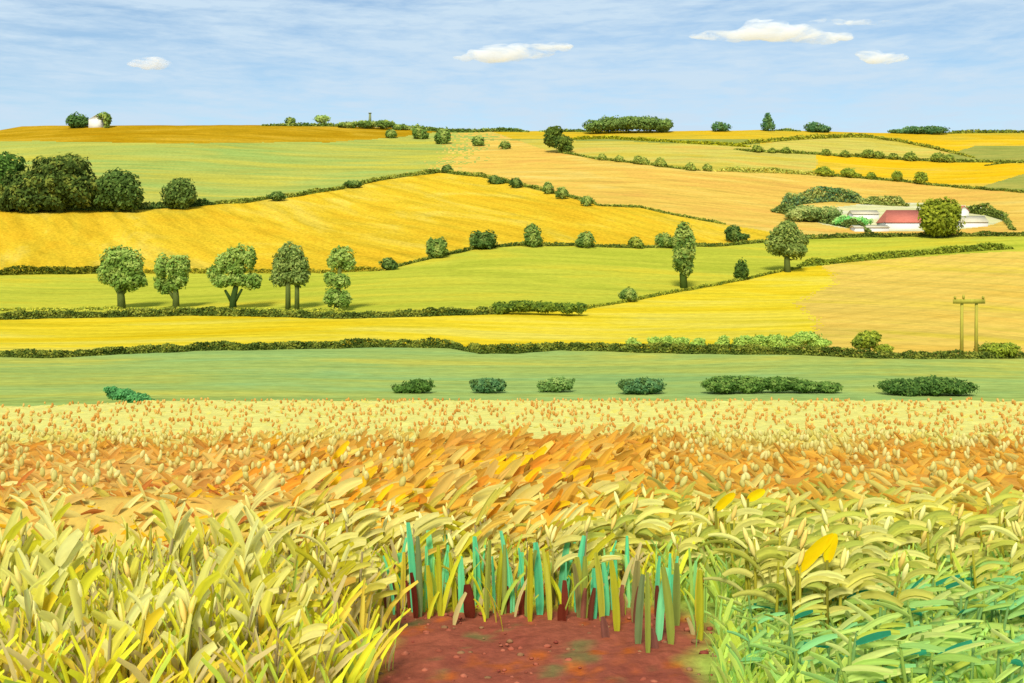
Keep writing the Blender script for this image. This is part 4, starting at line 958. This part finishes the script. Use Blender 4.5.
cloud([(510, 53, 42, 8, 1.3), (540, 47, 32, 6, 1), (480, 58, 28, 4.5, 1)], 'long ragged white cloud in the upper middle')
cloud([(730, 36, 42, 6, 1.5), (775, 33, 48, 9, 1.5), (820, 38, 36, 6, 1.2), (764, 25, 22, 6, 1), (850, 22, 50, 3, .5)], 'largest white cloud bank at the upper right')
cloud([(884, 58, 22, 6, 1.0), (870, 53, 12, 4, .5)], 'small pale cloud below the largest cloud bank')

# ------------------------------------------------------------------ sky, sun, camera
sc_ = bpy.context.scene
SUN_EL, SUN_AZ = 44.0, 190.0       # azimuth clockwise from +Y: behind the camera, to its left
world = bpy.data.worlds.new('World'); sc_.world = world; world.use_nodes = True
nt = world.node_tree; bg = nt.nodes['Background']; bg.inputs['Strength'].default_value = 0.091
sky = nt.nodes.new('ShaderNodeTexSky'); sky.sky_type = 'NISHITA'; sky.sun_disc = False
sky.sun_elevation = math.radians(SUN_EL); sky.sun_rotation = math.radians(SUN_AZ)
sky.altitude = 0; sky.air_density = 1.0; sky.dust_density = 0.6; sky.ozone_density = 1.6
tc = nt.nodes.new('ShaderNodeTexCoord')
def wn(scale_vec, scale, detail, rough, dist):
    mp = nt.nodes.new('ShaderNodeMapping'); mp.inputs['Scale'].default_value = scale_vec
    nt.links.new(tc.outputs['Generated'], mp.inputs['Vector'])
    n = nt.nodes.new('ShaderNodeTexNoise'); n.inputs['Scale'].default_value = scale; n.inputs['Detail'].default_value = detail
    n.inputs['Roughness'].default_value = rough; n.inputs['Distortion'].default_value = dist
    nt.links.new(mp.outputs[0], n.inputs['Vector']); return n
w1 = wn((3, 3, 13), 1.6, 8, .62, .9)
w2 = wn((9, 9, 60), 2.0, 5, .65, .3)
r1 = ramp(nt, w1.outputs['Fac'], [(.34, (.08, .08, .08)), (.72, (.8, .8, .8))])
r2 = ramp(nt, w2.outputs['Fac'], [(.35, (0, 0, 0)), (.70, (.7, .7, .7))])
add = nt.nodes.new('ShaderNodeMath'); add.operation = 'ADD'; add.use_clamp = True
nt.links.new(r1.outputs[0], add.inputs[0]); nt.links.new(r2.outputs[0], add.inputs[1])
veil = mixc(nt, add.outputs[0], sky.outputs[0], (4.9, 5.75, 6.8))
veil = mixc(nt, 1.0, veil, (.97, 1.05, 1.06), 'MULTIPLY')
nt.links.new(veil, bg.inputs['Color'])
sun = bpy.data.lights.new('Sun', 'SUN'); sun.energy = 3.5; sun.angle = math.radians(14); sun.color = (1.0, .96, .88)
so = bpy.data.objects.new('Sun', sun); C.objects.link(so)
el, azm = math.radians(SUN_EL), math.radians(SUN_AZ)
so.rotation_euler = (math.pi / 2 - el, 0, math.pi - azm)
cam = bpy.data.cameras.new('Camera'); co = bpy.data.objects.new('Camera', cam); C.objects.link(co)
co.location = (0, 0, CAM); co.rotation_euler = (math.pi / 2, 0, 0)
cam.sensor_width = 36; cam.lens = 36 * F / 1024
cam.shift_x = 0.0; cam.shift_y = -(341.5 - EYE) / 1024
cam.clip_start = .1; cam.clip_end = 40000
sc_.camera = co
vs = sc_.view_settings
vs.view_transform = 'Standard'; vs.look = 'None'; vs.exposure = 0.47; vs.gamma = 1.0; vs.use_curve_mapping = False
cy = sc_.cycles
cy.max_bounces = 5; cy.diffuse_bounces = 3; cy.glossy_bounces = 2; cy.transmission_bounces = 3; cy.transparent_max_bounces = 12
cy.volume_bounces = 6; cy.max_bounces = 8; cy.use_denoising = True
